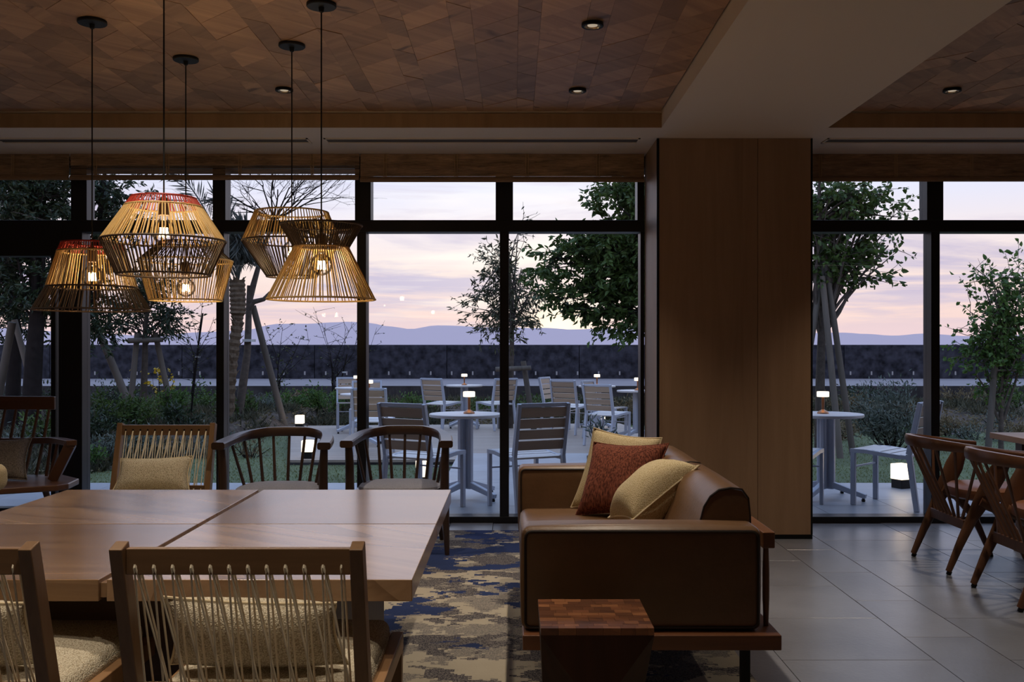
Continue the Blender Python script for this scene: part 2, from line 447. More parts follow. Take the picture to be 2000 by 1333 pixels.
# ------------------------------------------------------------------ mesh helpers
class MB:
    def __init__(s):
        s.v, s.f = [], []

    def add(s, vs, fs):
        o = len(s.v)
        s.v.extend([tuple(x) for x in vs])
        s.f.extend([tuple(i + o for i in f) for f in fs])
        return s

    def hexa(s, p):
        return s.add(p, [(0, 3, 2, 1), (4, 5, 6, 7), (0, 1, 5, 4), (1, 2, 6, 5), (2, 3, 7, 6), (3, 0, 4, 7)])

    def box(s, x0, x1, y0, y1, z0, z1):
        return s.hexa([(x0, y0, z0), (x1, y0, z0), (x1, y1, z0), (x0, y1, z0), (x0, y0, z1), (x1, y0, z1), (x1, y1, z1), (x0, y1, z1)])

    def bar(s, p0, p1, w, h, w1=None, h1=None, side=(1, 0, 0)):
        """rectangular bar p0->p1; w across 'side', h across the third axis"""
        p0, p1 = Vector(p0), Vector(p1)
        w1 = w if w1 is None else w1
        h1 = h if h1 is None else h1
        d = (p1 - p0).normalized()
        sd_ = Vector(side)
        sd_ = (sd_ - d * sd_.dot(d)).normalized()
        up = d.cross(sd_)
        q = []
        for p, a, b in ((p0, w / 2, h / 2), (p1, w1 / 2, h1 / 2)):
            q += [p - sd_ * a - up * b, p + sd_ * a - up * b, p + sd_ * a + up * b, p - sd_ * a + up * b]
        return s.hexa(q)

    def tube(s, pts, rad, n=8, caps=True, flat=None):
        pts = [Vector(p) for p in pts]
        k = len(pts)
        if not isinstance(rad, (list, tuple)):
            rad = [rad] * k
        d = (pts[1] - pts[0]).normalized()
        ref = Vector((0, 0, 1)) if abs(d.z) < 0.9 else Vector((1, 0, 0))
        a = d.cross(ref).normalized()
        vs = []
        for i, p in enumerate(pts):
            if i == 0:
                t = pts[1] - p
            elif i == k - 1:
                t = p - pts[i - 1]
            else:
                t = pts[i + 1] - pts[i - 1]
            t.normalize()
            a = (a - t * a.dot(t)).normalized()
            b = t.cross(a)
            for j in range(n):
                th = 2 * math.pi * j / n
                vs.append(p + (a * math.cos(th) + b * math.sin(th)) * rad[i])
        fs = []
        for i in range(k - 1):
            for j in range(n):
                j2 = (j + 1) % n
                fs.append((i * n + j, i * n + j2, (i + 1) * n + j2, (i + 1) * n + j))
        if caps:
            fs.append(tuple(range(n - 1, -1, -1)))
            fs.append(tuple((k - 1) * n + j for j in range(n)))
        return s.add(vs, fs)

    def lathe(s, prof, n=24, c=(0, 0, 0), caps=True):
        vs, fs = [], []
        for r, z in prof:
            for j in range(n):
                th = 2 * math.pi * j / n
                vs.append((c[0] + r * math.cos(th), c[1] + r * math.sin(th), c[2] + z))
        for i in range(len(prof) - 1):
            for j in range(n):
                j2 = (j + 1) % n
                fs.append((i * n + j, i * n + j2, (i + 1) * n + j2, (i + 1) * n + j))
        if caps:
            fs.append(tuple(range(n - 1, -1, -1)))
            fs.append(tuple((len(prof) - 1) * n + j for j in range(n)))
        return s.add(vs, fs)

    def ring(s, r, z, t, n=48, m=6, c=(0, 0)):
        vs, fs = [], []
        for i in range(n):
            a = 2 * math.pi * i / n
            for j in range(m):
                b = 2 * math.pi * j / m
                rr = r + t * math.cos(b)
                vs.append((c[0] + rr * math.cos(a), c[1] + rr * math.sin(a), z + t * math.sin(b)))
        for i in range(n):
            for j in range(m):
                i2, j2 = (i + 1) % n, (j + 1) % m
                fs.append((i * m + j, i2 * m + j, i2 * m + j2, i * m + j2))
        return s.add(vs, fs)

    def sweep(s, pts, secs, side=None, closed_caps=True):
        """sweep a list of 2-D sections (one per point: list of (a,b)); a along horizontal normal, b along z"""
        pts = [Vector(p) for p in pts]
        k, n = len(pts), len(secs[0])
        vs, fs = [], []
        for i, p in enumerate(pts):
            t = (pts[min(i + 1, k - 1)] - pts[max(i - 1, 0)])
            t.z = 0
            t.normalize()
            nrm = Vector((t.y, -t.x, 0))
            for a, b in secs[i]:
                vs.append(p + nrm * a + Vector((0, 0, b)))
        for i in range(k - 1):
            for j in range(n):
                j2 = (j + 1) % n
                fs.append((i * n + j, i * n + j2, (i + 1) * n + j2, (i + 1) * n + j))
        fs.append(tuple(range(n - 1, -1, -1)))
        fs.append(tuple((k - 1) * n + j for j in range(n)))
        return s.add(vs, fs)

    def mesh(s, name):
        me = bpy.data.meshes.new(name)
        me.from_pydata(s.v, [], s.f)
        me.validate()
        bm = bmesh.new()
        bm.from_mesh(me)
        bmesh.ops.recalc_face_normals(bm, faces=bm.faces)
        bm.to_mesh(me)
        bm.free()
        return me

    def build(s, name, mat, parent=None, smooth=False, bevel=0.0, seg=2, sub=0, angle=38):
        me = s.mesh(name)
        me.materials.append(MT[mat] if isinstance(mat, str) else mat)
        if smooth or bevel or sub:
            me.shade_smooth()
            if not sub:
                me.set_sharp_from_angle(angle=R(angle))
        o = bpy.data.objects.new(name, me)
        COL.objects.link(o)
        if parent is not None:
            o.parent = parent
        if bevel:
            b = o.modifiers.new('bevel', 'BEVEL')
            b.width = bevel
            b.segments = seg
            b.limit_method = 'ANGLE'
            b.angle_limit = R(35)
            b.harden_normals = True
        if sub:
            b = o.modifiers.new('sub', 'SUBSURF')
            b.levels = b.render_levels = sub
        return o


def tag(o, label=None, cat=None, group=None, kind=None):
    if label:
        o['label'] = label
    if cat:
        o['category'] = cat
    if group:
        o['group'] = group
    if kind:
        o['kind'] = kind
    return o


def thing(name, label, cat, loc=(0, 0, 0), rz=0.0, group=None, kind=None):
    o = bpy.data.objects.new(name, None)
    COL.objects.link(o)
    o.empty_display_size = 0.1
    o.location = loc
    o.rotation_euler = (0, 0, rz)
    return tag(o, label, cat, group, kind)


def struct(name, label=None, parent=None):
    o = bpy.data.objects.new(name, None)
    COL.objects.link(o)
    o.empty_display_size = 0.1
    return tag(o, label, None, None, 'structure')


def put(me, name, parent, loc=(0, 0, 0), rz=0.0):
    o = bpy.data.objects.new(name, me)
    COL.objects.link(o)
    o.parent = parent
    o.location = loc
    o.rotation_euler = (0, 0, rz)
    return o


def copy_tree(root, loc, rz, label):
    kids = {}
    for o in bpy.data.objects:
        if o.parent:
            kids.setdefault(o.parent, []).append(o)

    def rec(o, par):
        c = o.copy()
        COL.objects.link(c)
        c.parent = par
        for k in kids.get(o, []):
            rec(k, c)
        return c
    c = rec(root, None)
    c.location = loc
    c.rotation_euler = (0, 0, rz)
    c['label'] = label
    return c


def mat_mesh(mb, name, mat):
    me = mb.mesh(name)
    me.materials.append(MT[mat])
    return me

# ------------------------------------------------------------------ room shell
ZS, ZC = 2.60, 2.70         # soffit and wooden ceiling heights
YW = 6.96                   # inner face of the window frames
XL, XR, YB = -5.4, 6.7, -3.6


def wx(px):
    return (px - VX) / F * YW


def wz(py):
    return H - (py - VY) / F * YW


# interior floor: joints recessed between the tiles
def tile_field(root, mat, cols, y_a, y_b, step, gap=0.004, z=0.0, x_lim=None, th=0.012):
    cache = {}
    for x0, x1, off in cols:
        n0 = math.floor((y_a - off) / step)
        k = n0
        while off + k * step < y_b:
            a, b = max(y_a, off + k * step), min(y_b, off + (k + 1) * step)
            k += 1
            if b - a < 0.03:
                continue
            key = (round(x1 - x0, 4), round(b - a, 4))
            if key not in cache:
                m = MB()
                w, l = (x1 - x0 - gap) / 2, (b - a - gap) / 2
                e = 0.0008
                m.add([(-w, -l, -th), (w, -l, -th), (w, l, -th), (-w, l, -th), (-w, -l, -e), (w, -l, -e), (w, l, -e), (-w, l, -e),
                       (-w + e, -l + e, 0), (w - e, -l + e, 0), (w - e, l - e, 0), (-w + e, l - e, 0)],
                      [(0, 3, 2, 1), (0, 1, 5, 4), (1, 2, 6, 5), (2, 3, 7, 6), (3, 0, 4, 7), (4, 5, 9, 8), (5, 6, 10, 9), (6, 7, 11, 10), (7, 4, 8, 11), (8, 9, 10, 11)])
                cache[key] = mat_mesh(m, 'tile', mat)
            put(cache[key], 'tile', root, ((x0 + x1) / 2, (a + b) / 2, z))


floor = MB().box(XL, XR, YB, 7.02, -0.12, -0.011).build('floor', 'grout')
tag(floor, kind='structure')
xs = [1.07, 1.68, 1.98, 2.60, 2.90, 3.52, 3.82, 4.42]
cols = [(a, b, 3.915 + (0.0 if b - a > 0.5 else 0.31)) for a, b in zip(xs, xs[1:])]
tile_field(floor, 'tile', cols, 2.7, 6.96, 0.604)
xs2 = [-3.80, -3.20, -2.90, -2.28, -1.98, -1.36, -1.06, -0.44, -0.14, 0.46, 0.76, 1.07]
tile_field(floor, 'tile', [(a, b, 3.915 + (0.0 if b - a > 0.5 else 0.31)) for a, b in zip(xs2, xs2[1:])], 5.12, 6.96, 0.604)
ft = MB().box(XL, XR, YB, 2.698, -0.012, 0).box(XL, 1.068, 2.70, 5.118, -0.012, 0).box(4.422, XR, 2.7, 6.96, -0.012, 0).box(XL, -3.802, 5.12, 6.96, -0.012, 0).build('tiles_out_of_view', 'tile', floor)
tag(ft, kind='stuff')

ceiling = MB().box(XL, XR, YB, YW + 0.3, ZC + 0.015, ZC + 0.2).build('ceiling', 'black')
tag(ceiling, kind='structure')
sof = MB().box(XL, XR, 6.07, YW + 0.28, ZS, ZC + 0.014).box(0.917, 1.944, YB, 6.07, ZS, ZC + 0.014).build('soffit', 'paint', ceiling)
fas = MB().box(XL, 0.917, 6.062, 6.0697, ZS + 0.001, ZC - 0.012).box(1.944, XR, 6.062, 6.0697, ZS + 0.001, ZC - 0.012).build('fascia_board', 'fascia', ceiling)
fas2 = MB().box(XL, 0.912, YB, 3.60, ZC + 0.0134, ZC + 0.0149).box(1.95, XR, YB, 3.60, ZC + 0.0134, ZC + 0.0149).build('wood_panel', 'ceil_a', ceiling)


def planks(root, x_a, x_b, phase):
    W, Nn = 0.205, 0.10
    per = W + Nn
    k0 = math.floor((x_a - phase) / per) - 1
    x = phase + k0 * per
    rr = random.Random(11)
    while x < x_b:
        for w, sl, mat in ((Nn, 0.085, 'ceil_b'), (W, -0.2, 'ceil_a')):
            y = 3.56 - rr.random() * 0.2
            while y < 6.2:
                L = rr.choice((0.21, 0.235, 0.26, 0.30))
                g = 0.0005
                xa, xb = max(x + g, x_a), min(x + w - g, x_b)
                if xb - xa > 0.015:
                    s0 = sl * (xa - x) / w
                    s1 = sl * (xb - x) / w
                    off = 0.2 if sl < 0 else 0
                    ys = [y + off + s0 + g, y + off + s1 + g, y + off + s1 + L - g, y + off + s0 + L - g]
                    if min(ys) < 6.045:
                        ys = [min(v, 6.052) for v in ys]
                        if max(ys) - min(ys) > 0.02 and (ys[2] - ys[1] > 0.004 or ys[3] - ys[0] > 0.004):
                            dz_ = rr.uniform(-0.0025, 0.001)
                            cx_, cy_ = (xa + xb) / 2, sum(ys) / 4
                            p = [(xa, ys[0]), (xb, ys[1]), (xb, ys[2]), (xa, ys[3])]
                            m = MB().hexa([(a - cx_, b - cy_, 0) for a, b in p] + [(a - cx_, b - cy_, 0.013) for a, b in p])
                            put(mat_mesh(m, 'plank', mat), 'plank', root, (cx_, cy_, ZC + dz_))
                y += L
            x += w
    return root


planks(ceiling, -3.35, 0.908, 0.023)
bay = thing('ceiling', None, None, (0, 0, 0), kind='structure')
planks(bay, 1.955, 3.55, 1.955)
fl = MB().box(XL, -3.352, 3.55, 6.055, ZC, ZC + 0.014).box(3.552, XR, 3.55, 6.055, ZC, ZC + 0.014).build('wood_panel', 'ceil_a', ceiling)

# long linear air slots in the soffit
for a, b, lab in ((-2.75 - 0.62, (605 - VX) / F * 6.44, 'long linear air diffuser slot in the soffit over the pendant lamps, left one'),
                  ((636 - VX) / F * 6.44, (1248 - VX) / F * 6.44, 'long linear air diffuser slot in the soffit left of the wooden column'),
                  ((1610 - VX) / F * 6.44, 3.6, 'long linear air diffuser slot in the soffit right of the wooden column')):
    v = thing('air_diffuser', lab, 'vent', ((a + b) / 2, 6.44, ZS), group='linear slots in the soffit')
    w = (b - a) / 2
    m = MB().box(-w, w, -0.075, -0.06, -0.006, 0).box(-w, w, 0.06, 0.075, -0.006, 0).box(-w, -w + 0.012, -0.075, 0.075, -0.006, 0).box(w - 0.012, w, -0.075, 0.075, -0.006, 0)
    m.build('frame', 'paint', v)
    for yy in (-0.038, -0.008, 0.022):
        MB().box(-w + 0.012, w - 0.012, yy, yy + 0.013, -0.005, -0.0005).build('slot', 'vent', v)

for nm, bx, mt in (('wall_back', (XL, XR, YB - 0.15, YB, 0, ZC), 'wallw'), ('wall_left', (XL - 0.15, XL, YB, YW + 0.3, 0, ZC), 'wallp'), ('wall_right', (XR, XR + 0.15, YB, YW + 0.3, 0, ZC), 'wallp')):
    tag(MB().box(*bx).build(nm, mt), kind='structure')
tag(MB().box(XL, XR, YW + 0.02, YW + 0.28, 2.52, ZS - 0.001).build('wall_front', 'black'), kind='structure')

# wooden column between the two window bays
colm = thing('wall_column', None, None, ((0.932 + 1.941) / 2, 6.67, 0), kind='structure')
colm.name = 'wall_middle'
hw = (1.941 - 0.932) / 2
sx = wx(1480) * 6.37 / 6.96 - 1.4365
MB().box(-hw + 0.016, sx - 0.0015, -0.30, -0.28, 0.03, ZS - 0.001).build('panel', 'column', colm)
MB().box(sx + 0.0015, hw - 0.012, -0.30, -0.28, 0.03, ZS - 0.001).build('panel', 'column', colm)
MB().box(-hw + 0.001, -hw + 0.02, -0.28, 0.30, 0.03, ZS - 0.001).build('side_panel', 'column', colm)
MB().box(hw - 0.02, hw - 0.001, -0.28, 0.30, 0.03, ZS - 0.001).build('side_panel', 'column', colm)
MB().box(-hw + 0.02, hw - 0.02, -0.281, 0.42, 0.0, ZS - 0.001).build('core', 'black', colm)
MB().box(-hw, hw, -0.298, 0.29, 0.0, 0.03).build('plinth', 'black', colm)
MB().box(-hw, -hw + 0.015, -0.302, -0.281, 0.03, ZS - 0.001).build('edge_trim', 'black', colm)
MB().box(hw - 0.011, hw, -0.302, -0.281, 0.03, ZS - 0.001).build('edge_trim', 'black', colm)

# ------------------------------------------------------------------ windows
D0, D1 = YW, YW + 0.14
ZT0, ZT1 = 2.062, wz(430)
ZTOP = 2.53
w1 = thing('window_1', None, None, kind='structure')
w2 = thing('window_2', None, None, kind='structure')
d1 = thing('door_1', None, None, kind='structure')


def fbox(root, name, x0, x1, z0, z1, y0=D0, y1=D1, mat='frame'):
    return MB().box(x0, x1, y0, y1, z0, z1).build(name, mat, root, bevel=0.003)


ZB = wz(1010)
low1 = [(wx(120), wx(160)), (wx(422), wx(437)), (wx(697), wx(715)), (wx(976), wx(994)), (wx(1251), 0.93)]
up1 = [(wx(138), wx(169)), (wx(415), wx(440)), (wx(693), wx(724)), (wx(968), wx(1002)), (wx(1245), 0.93)]
for a, b in low1:
    fbox(w1, 'mullion', a, b, ZB, ZT0, D0 + 0.001)
for a, b in up1:
    fbox(w1, 'mullion', a, b, ZT1, ZTOP, D0 + 0.001)
fbox(w1, 'transom', low1[0][0], 0.93, ZT0, ZT1)
fbox(w1, 'sill', low1[0][0], 0.93, 0.0, ZB)
fbox(w1, 'head', XL, 0.93, ZTOP, 2.56)
for i in range(4):
    MB().box(low1[i][1], low1[i + 1][0], D0 + 0.085, D0 + 0.095, ZB, ZT0).build('pane', 'glass', w1)
    MB().box(up1[i][1], up1[i + 1][0], D0 + 0.085, D0 + 0.095, ZT1, ZTOP).build('pane', 'glass', w1)
# left door and its high header
fbox(d1, 'header', XL, low1[0][0], wz(500), ZT1)
fbox(d1, 'stile', wx(95), wx(104), 0.10, wz(500), D0 + 0.03, D1 - 0.02)
fbox(d1, 'jamb', wx(114), low1[0][0], 0.0, wz(500))
fbox(d1, 'bottom_rail', XL, wx(104), 0.0, 0.10, D0 + 0.03, D1 - 0.02)
fbox(d1, 'threshold', wx(104), wx(114), 0.0, ZB)
MB().box(XL, wx(95), D0 + 0.085, D0 + 0.095, 0.10, wz(500)).build('pane', 'glass', d1)
MB().box(wx(104), wx(114), D0 + 0.085, D0 + 0.095, ZB, wz(500)).build('pane', 'glass', d1)
MB().box(XL, up1[0][0], D0 + 0.085, D0 + 0.095, ZT1, ZTOP).build('pane', 'glass', d1)
# right bay
fbox(w2, 'mullion', wx(1819), wx(1836), ZB, ZT0, D0 + 0.001)
fbox(w2, 'mullion', wx(1811), wx(1843), ZT1, ZTOP, D0 + 0.001)
fbox(w2, 'mullion', 1.943, 1.953, ZB, ZT0, D0 + 0.001)
fbox(w2, 'mullion', 4.45, 4.55, 0, ZTOP, D0 + 0.001)
fbox(w2, 'transom', 1.943, XR, ZT0, ZT1)
fbox(w2, 'sill', 1.943, XR, 0.0, ZB)
fbox(w2, 'head', 1.943, XR, ZTOP, 2.56)
for a, b in ((1.953, wx(1819)), (wx(1836), 4.45), (4.55, XR)):
    MB().box(a, b, D0 + 0.085, D0 + 0.095, ZB, ZT0).build('pane', 'glass', w2)
for a, b in ((1.943, wx(1811)), (wx(1843), 4.45), (4.55, XR)):
    MB().box(a, b, D0 + 0.085, D0 + 0.095, ZT1, ZTOP).build('pane', 'glass', w2)


# ------------------------------------------------------------------ bamboo roll blinds
def blind(x0, x1, zb, label, gaps=()):
    """drop of split-bamboo reeds with a rolled bundle at the lower edge"""
    b = thing('bamboo_blind', label, 'blind', ((x0 + x1) / 2, 6.87, ZS), group='rolled bamboo blinds')
    w = (x1 - x0) / 2
    rr = random.Random(int(x0 * 100) + 5)
    m = MB()
    z = -0.004
    zlow = zb - ZS
    while z > zlow + 0.03:
        h = rr.uniform(0.005, 0.009)
        yo = rr.uniform(-0.003, 0.003)
        gx = [g for g in gaps if g[2] < ZS + z < g[3]]
        if gx:
            m.box(-w, w, yo - 0.003, yo + 0.003, z - 0.003, z)
            z -= rr.choice((0.006, 0.008, 0.010))
            continue
        m.box(-w, w, yo - 0.004, yo + 0.004, z - h, z)
        z -= h + rr.uniform(0.0003, 0.0012)
    tag(m.build('reeds', 'bamboo', b), kind='stuff')
    r = MB()
    for k in range(7):
        a = k * 0.9
        r.tube([(-w, -0.012 + 0.008 * math.cos(a), zlow + 0.013 + 0.010 * math.sin(a)), (w, -0.012 + 0.008 * math.cos(a), zlow + 0.013 + 0.010 * math.sin(a))], 0.006, 6)
    r.build('rolled_hem', 'bamboo_dark', b, smooth=True)
    n = max(1, round((x1 - x0) / 0.55))
    for k in range(n):
        xx = -w + (k + 0.35) * (x1 - x0) / n
        t = MB()
        zz = -0.01
        while zz > zlow + 0.02:
            t.bar((xx - 0.012, -0.0105, zz), (xx + 0.012, -0.0105, zz - 0.007), 0.003, 0.002, side=(0, 0, 1))
            t.bar((xx - 0.012, -0.0105, zz - 0.007), (xx + 0.012, -0.0105, zz), 0.003, 0.002, side=(0, 0, 1))
            zz -= 0.009
        tag(t.build('stitching', 'tape', b), kind='stuff')


def bx(px):
    return (px - VX) / F * 6.87


zz = lambda py: H - (py - VY) / F * 6.87
blind(-4.9, bx(135), zz(352), 'rolled bamboo blind at the far left over the glass door')
blind(bx(138), bx(702), zz(352), 'rolled bamboo blind behind the pendant cords with light showing through its slits', gaps=((0, 0, zz(340), zz(322)),))
blind(bx(704), 0.915, zz(356), 'rolled bamboo blind left of the wooden column')
blind(1.96, 4.6, zz(355), 'rolled bamboo blind right of the wooden column')

# ------------------------------------------------------------------ ceiling downlights
dl_mesh = {}
dl_ring = MB().lathe([(0.037, 0.010), (0.049, 0.010), (0.050, -0.003), (0.047, -0.005), (0.038, -0.004)], 28, caps=False)
dl_mesh['trim_ring'] = mat_mesh(dl_ring, 'trim_ring', 'black')
rf = MB()
prof = [(0.037, -0.003), (0.033, 0.004), (0.022, 0.0085)]
vs, fs = [], []
for r, z in prof:
    for j in range(28):
        vs.append((r * math.cos(j * math.tau / 28), r * math.sin(j * math.tau / 28), z - 0.0015))
for i in range(2):
    for j in range(28):
        fs.append((i * 28 + j, i * 28 + (j + 1) % 28, (i + 1) * 28 + (j + 1) % 28, (i + 1) * 28 + j))
rf.add(vs, fs)
dl_mesh['reflector'] = mat_mesh(rf, 'reflector', 'reflector')
dl_mesh['lamp'] = mat_mesh(MB().lathe([(0.0225, 0.0), (0.0225, 0.007), (0.01, 0.0075)], 16), 'lamp', 'lamp_core')
for k in dl_mesh.values():
    k.shade_smooth()
    k.set_sharp_from_angle(angle=R(40))


def downlight(x, y, label, w=None, size=88):
    t = thing('downlight', label, 'downlight', (x, y, ZC - 0.012), group='recessed ceiling downlights')
    for k, me in dl_mesh.items():
        put(me, k, t)
    ld = bpy.data.lights.new('downlight_beam', 'SPOT')
    ld.energy = DOWN_W if w is None else w
    ld.color = (1.0, 0.87, 0.70)
    ld.spot_size = R(size)
    ld.spot_blend = 1.0
    ld.shadow_soft_size = 0.03
    lo = bpy.data.objects.new('downlight_beam', ld)
    COL.objects.link(lo)
    lo.parent = t
    lo.location = (0, 0, -0.012)


downlight(0.356, 4.405, 'round recessed downlight in the wood ceiling nearest the pale beam, larger one at the top')
downlight(0.363, 5.535, 'round recessed downlight in the wood ceiling just above the fascia, left of the pale beam')
downlight(-1.285, 5.52, 'round recessed downlight in the wood ceiling between two pendant cords')
downlight(2.47, 5.53, 'round recessed downlight in the wood ceiling right of the pale beam')
for x, y, lab in ((0.36, 3.28, 'row nearest the sofa, third from the window'),
                  (-1.285, 3.28, 'over the square table, third from the window'), (-1.285, 2.15, 'over the square table, fourth from the window'),
                  (-2.93, 4.4, 'far left row, second from the window'), (-2.93, 2.15, 'far left row, fourth from the window'),
                  (0.36, -1.6, 'added for bounce light behind the viewer, sofa row'), (-2.93, -0.6, 'added for bounce light behind the viewer, far left row'), (4.4, -0.8, 'added for bounce light behind the viewer, right side'), (2.47, -2.4, 'added for bounce light behind the viewer, right aisle'),  # unseen lamps behind the viewer, added so floor bounce lifts the ceiling
                  (2.47, 3.9, 'over the right aisle, second from the window'), (4.1, 4.4, 'over the right dining table')):
    downlight(x, y, 'recessed downlight outside the picture, ' + lab)
downlight(-0.46, 1.70, 'unseen downlight added outside the picture to brighten the front cord-backed chairs', 40, 96)  # unseen lamp added to light the front chair seats


# ------------------------------------------------------------------ furniture helpers
def pillow(parent, name, c, thick, mat, n=18, pipe=None, sag=0.0):
    """stuffed cushion spanned between four corner points bl, br, tr, tl"""
    bl, br, tr, tl = [Vector(p) for p in c]
    nrm = (br - bl).cross(tl - bl).normalized()
    vs, fs = [], []
    for side in (1, -1):
        for i in range(n + 1):
            for j in range(n + 1):
                u, v = i / n, j / n
                U, V_ = 2 * u - 1, 2 * v - 1
                pu = 0.5 + 0.5 * U * (1 - 0.09 * (1 - V_ ** 2) * abs(U) ** 3)
                pv = 0.5 + 0.5 * V_ * (1 - 0.10 * (1 - U ** 2) * abs(V_) ** 3)
                p = bl.lerp(br, pu).lerp(tl.lerp(tr, pu), pv)
                h = thick * 0.5 * (max(0, 1 - abs(U) ** 2.6) * max(0, 1 - abs(V_) ** 2.6)) ** 0.55
                h *= 1 + 0.07 * noise.noise(p * 9 + Vector((side, 0, 0)))
                p = p + nrm * h * side
                p.z -= sag * (1 - V_ ** 2)
                vs.append(p)
    m_ = (n + 1) ** 2
    for s_ in (0, 1):
        for i in range(n):
            for j in range(n):
                a = s_ * m_ + i * (n + 1) + j
                fs.append((a, a + n + 1, a + n + 2, a + 1) if s_ == 0 else (a, a + 1, a + n + 2, a + n + 1))
    me = bpy.data.meshes.new(name)
    me.from_pydata([tuple(v) for v in vs], [], fs)
    bm = bmesh.new()
    bm.from_mesh(me)
    bmesh.ops.remove_doubles(bm, verts=bm.verts, dist=0.0008)
    bmesh.ops.recalc_face_normals(bm, faces=bm.faces)
    bm.to_mesh(me)
    bm.free()
    me.materials.append(MT[mat])
    me.shade_smooth()
    o = bpy.data.objects.new(name, me)
    COL.objects.link(o)
    o.parent = parent
    if pipe:
        ed = []
        for i in range(n):
            ed.append(vs[i * (n + 1)])
        for j in range(n):
            ed.append(vs[n * (n + 1) + j])
        for i in range(n, 0, -1):
            ed.append(vs[i * (n + 1) + n])
        for j in range(n, 0, -1):
            ed.append(vs[j])
        ed.append(ed[0])
        MB().tube(ed, 0.004, 6, caps=False).build('piping', pipe, o, smooth=True)
    return o


def soft_block(x0, x1, y0, y1, z0, z1, r=0.03, crown=0.012, n=6):
    """upholstered block with rounded edges and a crowned top (superellipsoid-like), as MB"""
    bm = bmesh.new()
    bmesh.ops.create_cube(bm, size=1)
    bmesh.ops.scale(bm, vec=(x1 - x0, y1 - y0, z1 - z0), verts=bm.verts)
    bmesh.ops.translate(bm, vec=((x0 + x1) / 2, (y0 + y1) / 2, (z0 + z1) / 2), verts=bm.verts)
    bmesh.ops.bevel(bm, geom=list(bm.edges), offset=r, segments=4, profile=0.5, affect='EDGES')
    big = [f for f in bm.faces if f.calc_area() > 0.01]
    es = list({e for f in big for e in f.edges if e.calc_length() > 2.2 * r})
    bmesh.ops.subdivide_edges(bm, edges=es, cuts=n, use_grid_fill=True)
    cx_, cy_, cz_ = (x0 + x1) / 2, (y0 + y1) / 2, (z0 + z1) / 2
    for v in bm.verts:
        u = (v.co.x - cx_) / (x1 - x0) * 2
        w = (v.co.y - cy_) / (y1 - y0) * 2
        t = (v.co.z - cz_) / (z1 - z0) * 2
        v.co.z += crown * (1 - u * u) * (1 - w * w) * max(0, t)
        v.co.y += 0.5 * crown * (1 - u * u) * (1 - t * t) * w
        v.co.x += 0.5 * crown * (1 - w * w) * (1 - t * t) * u
    m = MB()
    bm.verts.ensure_lookup_table()
    m.add([v.co for v in bm.verts], [[v.index for v in f.verts] for f in bm.faces])
    bm.free()
    return m


# ------------------------------------------------------------------ rug
rug = thing('area_rug', 'abstract navy, grey and sand area rug between the big table and the leather sofa', 'rug', (0.126, 4.4, 0.0))
rgm = MB().box(-0.778, 0.778, -2.6, 2.23, 0.0, 0.010)
rgm.build('pile', 'rug', rug, bevel=0.004)

# ------------------------------------------------------------------ big square table
tx0, tx1, ty0, ty1, tz = -2.020, -0.2809, 2.737, 4.457, 0.60
tmx, tmy = -1.143, 3.597
tb = thing('square_table', 'large square oak table whose top is split by a cross of grooves', 'table', ((tx0 + tx1) / 2, (ty0 + ty1) / 2, 0))
g = 0.006
c_ = Vector(((tx0 + tx1) / 2, (ty0 + ty1) / 2, 0))
for i, (a, b) in enumerate(((tx0, tmx - 0.011), (tmx + 0.011, tx1))):
    for j, (p, q) in enumerate(((ty0, tmy - 0.003), (tmy + 0.003, ty1))):
        mt = 'table' if (i, j) in ((1, 0), (0, 1)) else 'table2'
        MB().box(a - c_.x, b - c_.x, p - c_.y, q - c_.y, tz - 0.061, tz).build('tabletop_panel', mt, tb, bevel=0.0025)
MB().box(tmx - 0.012 - c_.x, tmx + 0.012 - c_.x, ty0 + 0.012 - c_.y, ty1 - 0.01 - c_.y, tz - 0.052, tz - 0.012).build('groove_batten', 'table2', tb)
MB().box(-0.62, 0.62, -0.62, 0.62, tz - 0.082, tz - 0.061).build('under_frame', 'table_dark', tb)
for sx, sy in ((-1, -1), (1, -1), (1, 1), (-1, 1)):
    q = MB()
    if sx * sy > 0:
        q.box(sx * 0.60 - (0.04 if sx > 0 else 0), sx * 0.60 + (0 if sx > 0 else 0.04), -0.559, 0.559, 0.0, tz - 0.083)
    else:
        q.box(-0.60, 0.60, sy * 0.60 - (0.04 if sy > 0 else 0), sy * 0.60 + (0 if sy > 0 else 0.04), 0.0, tz - 0.083)
    q.build('base_panel', 'table_dark', tb, bevel=0.002)


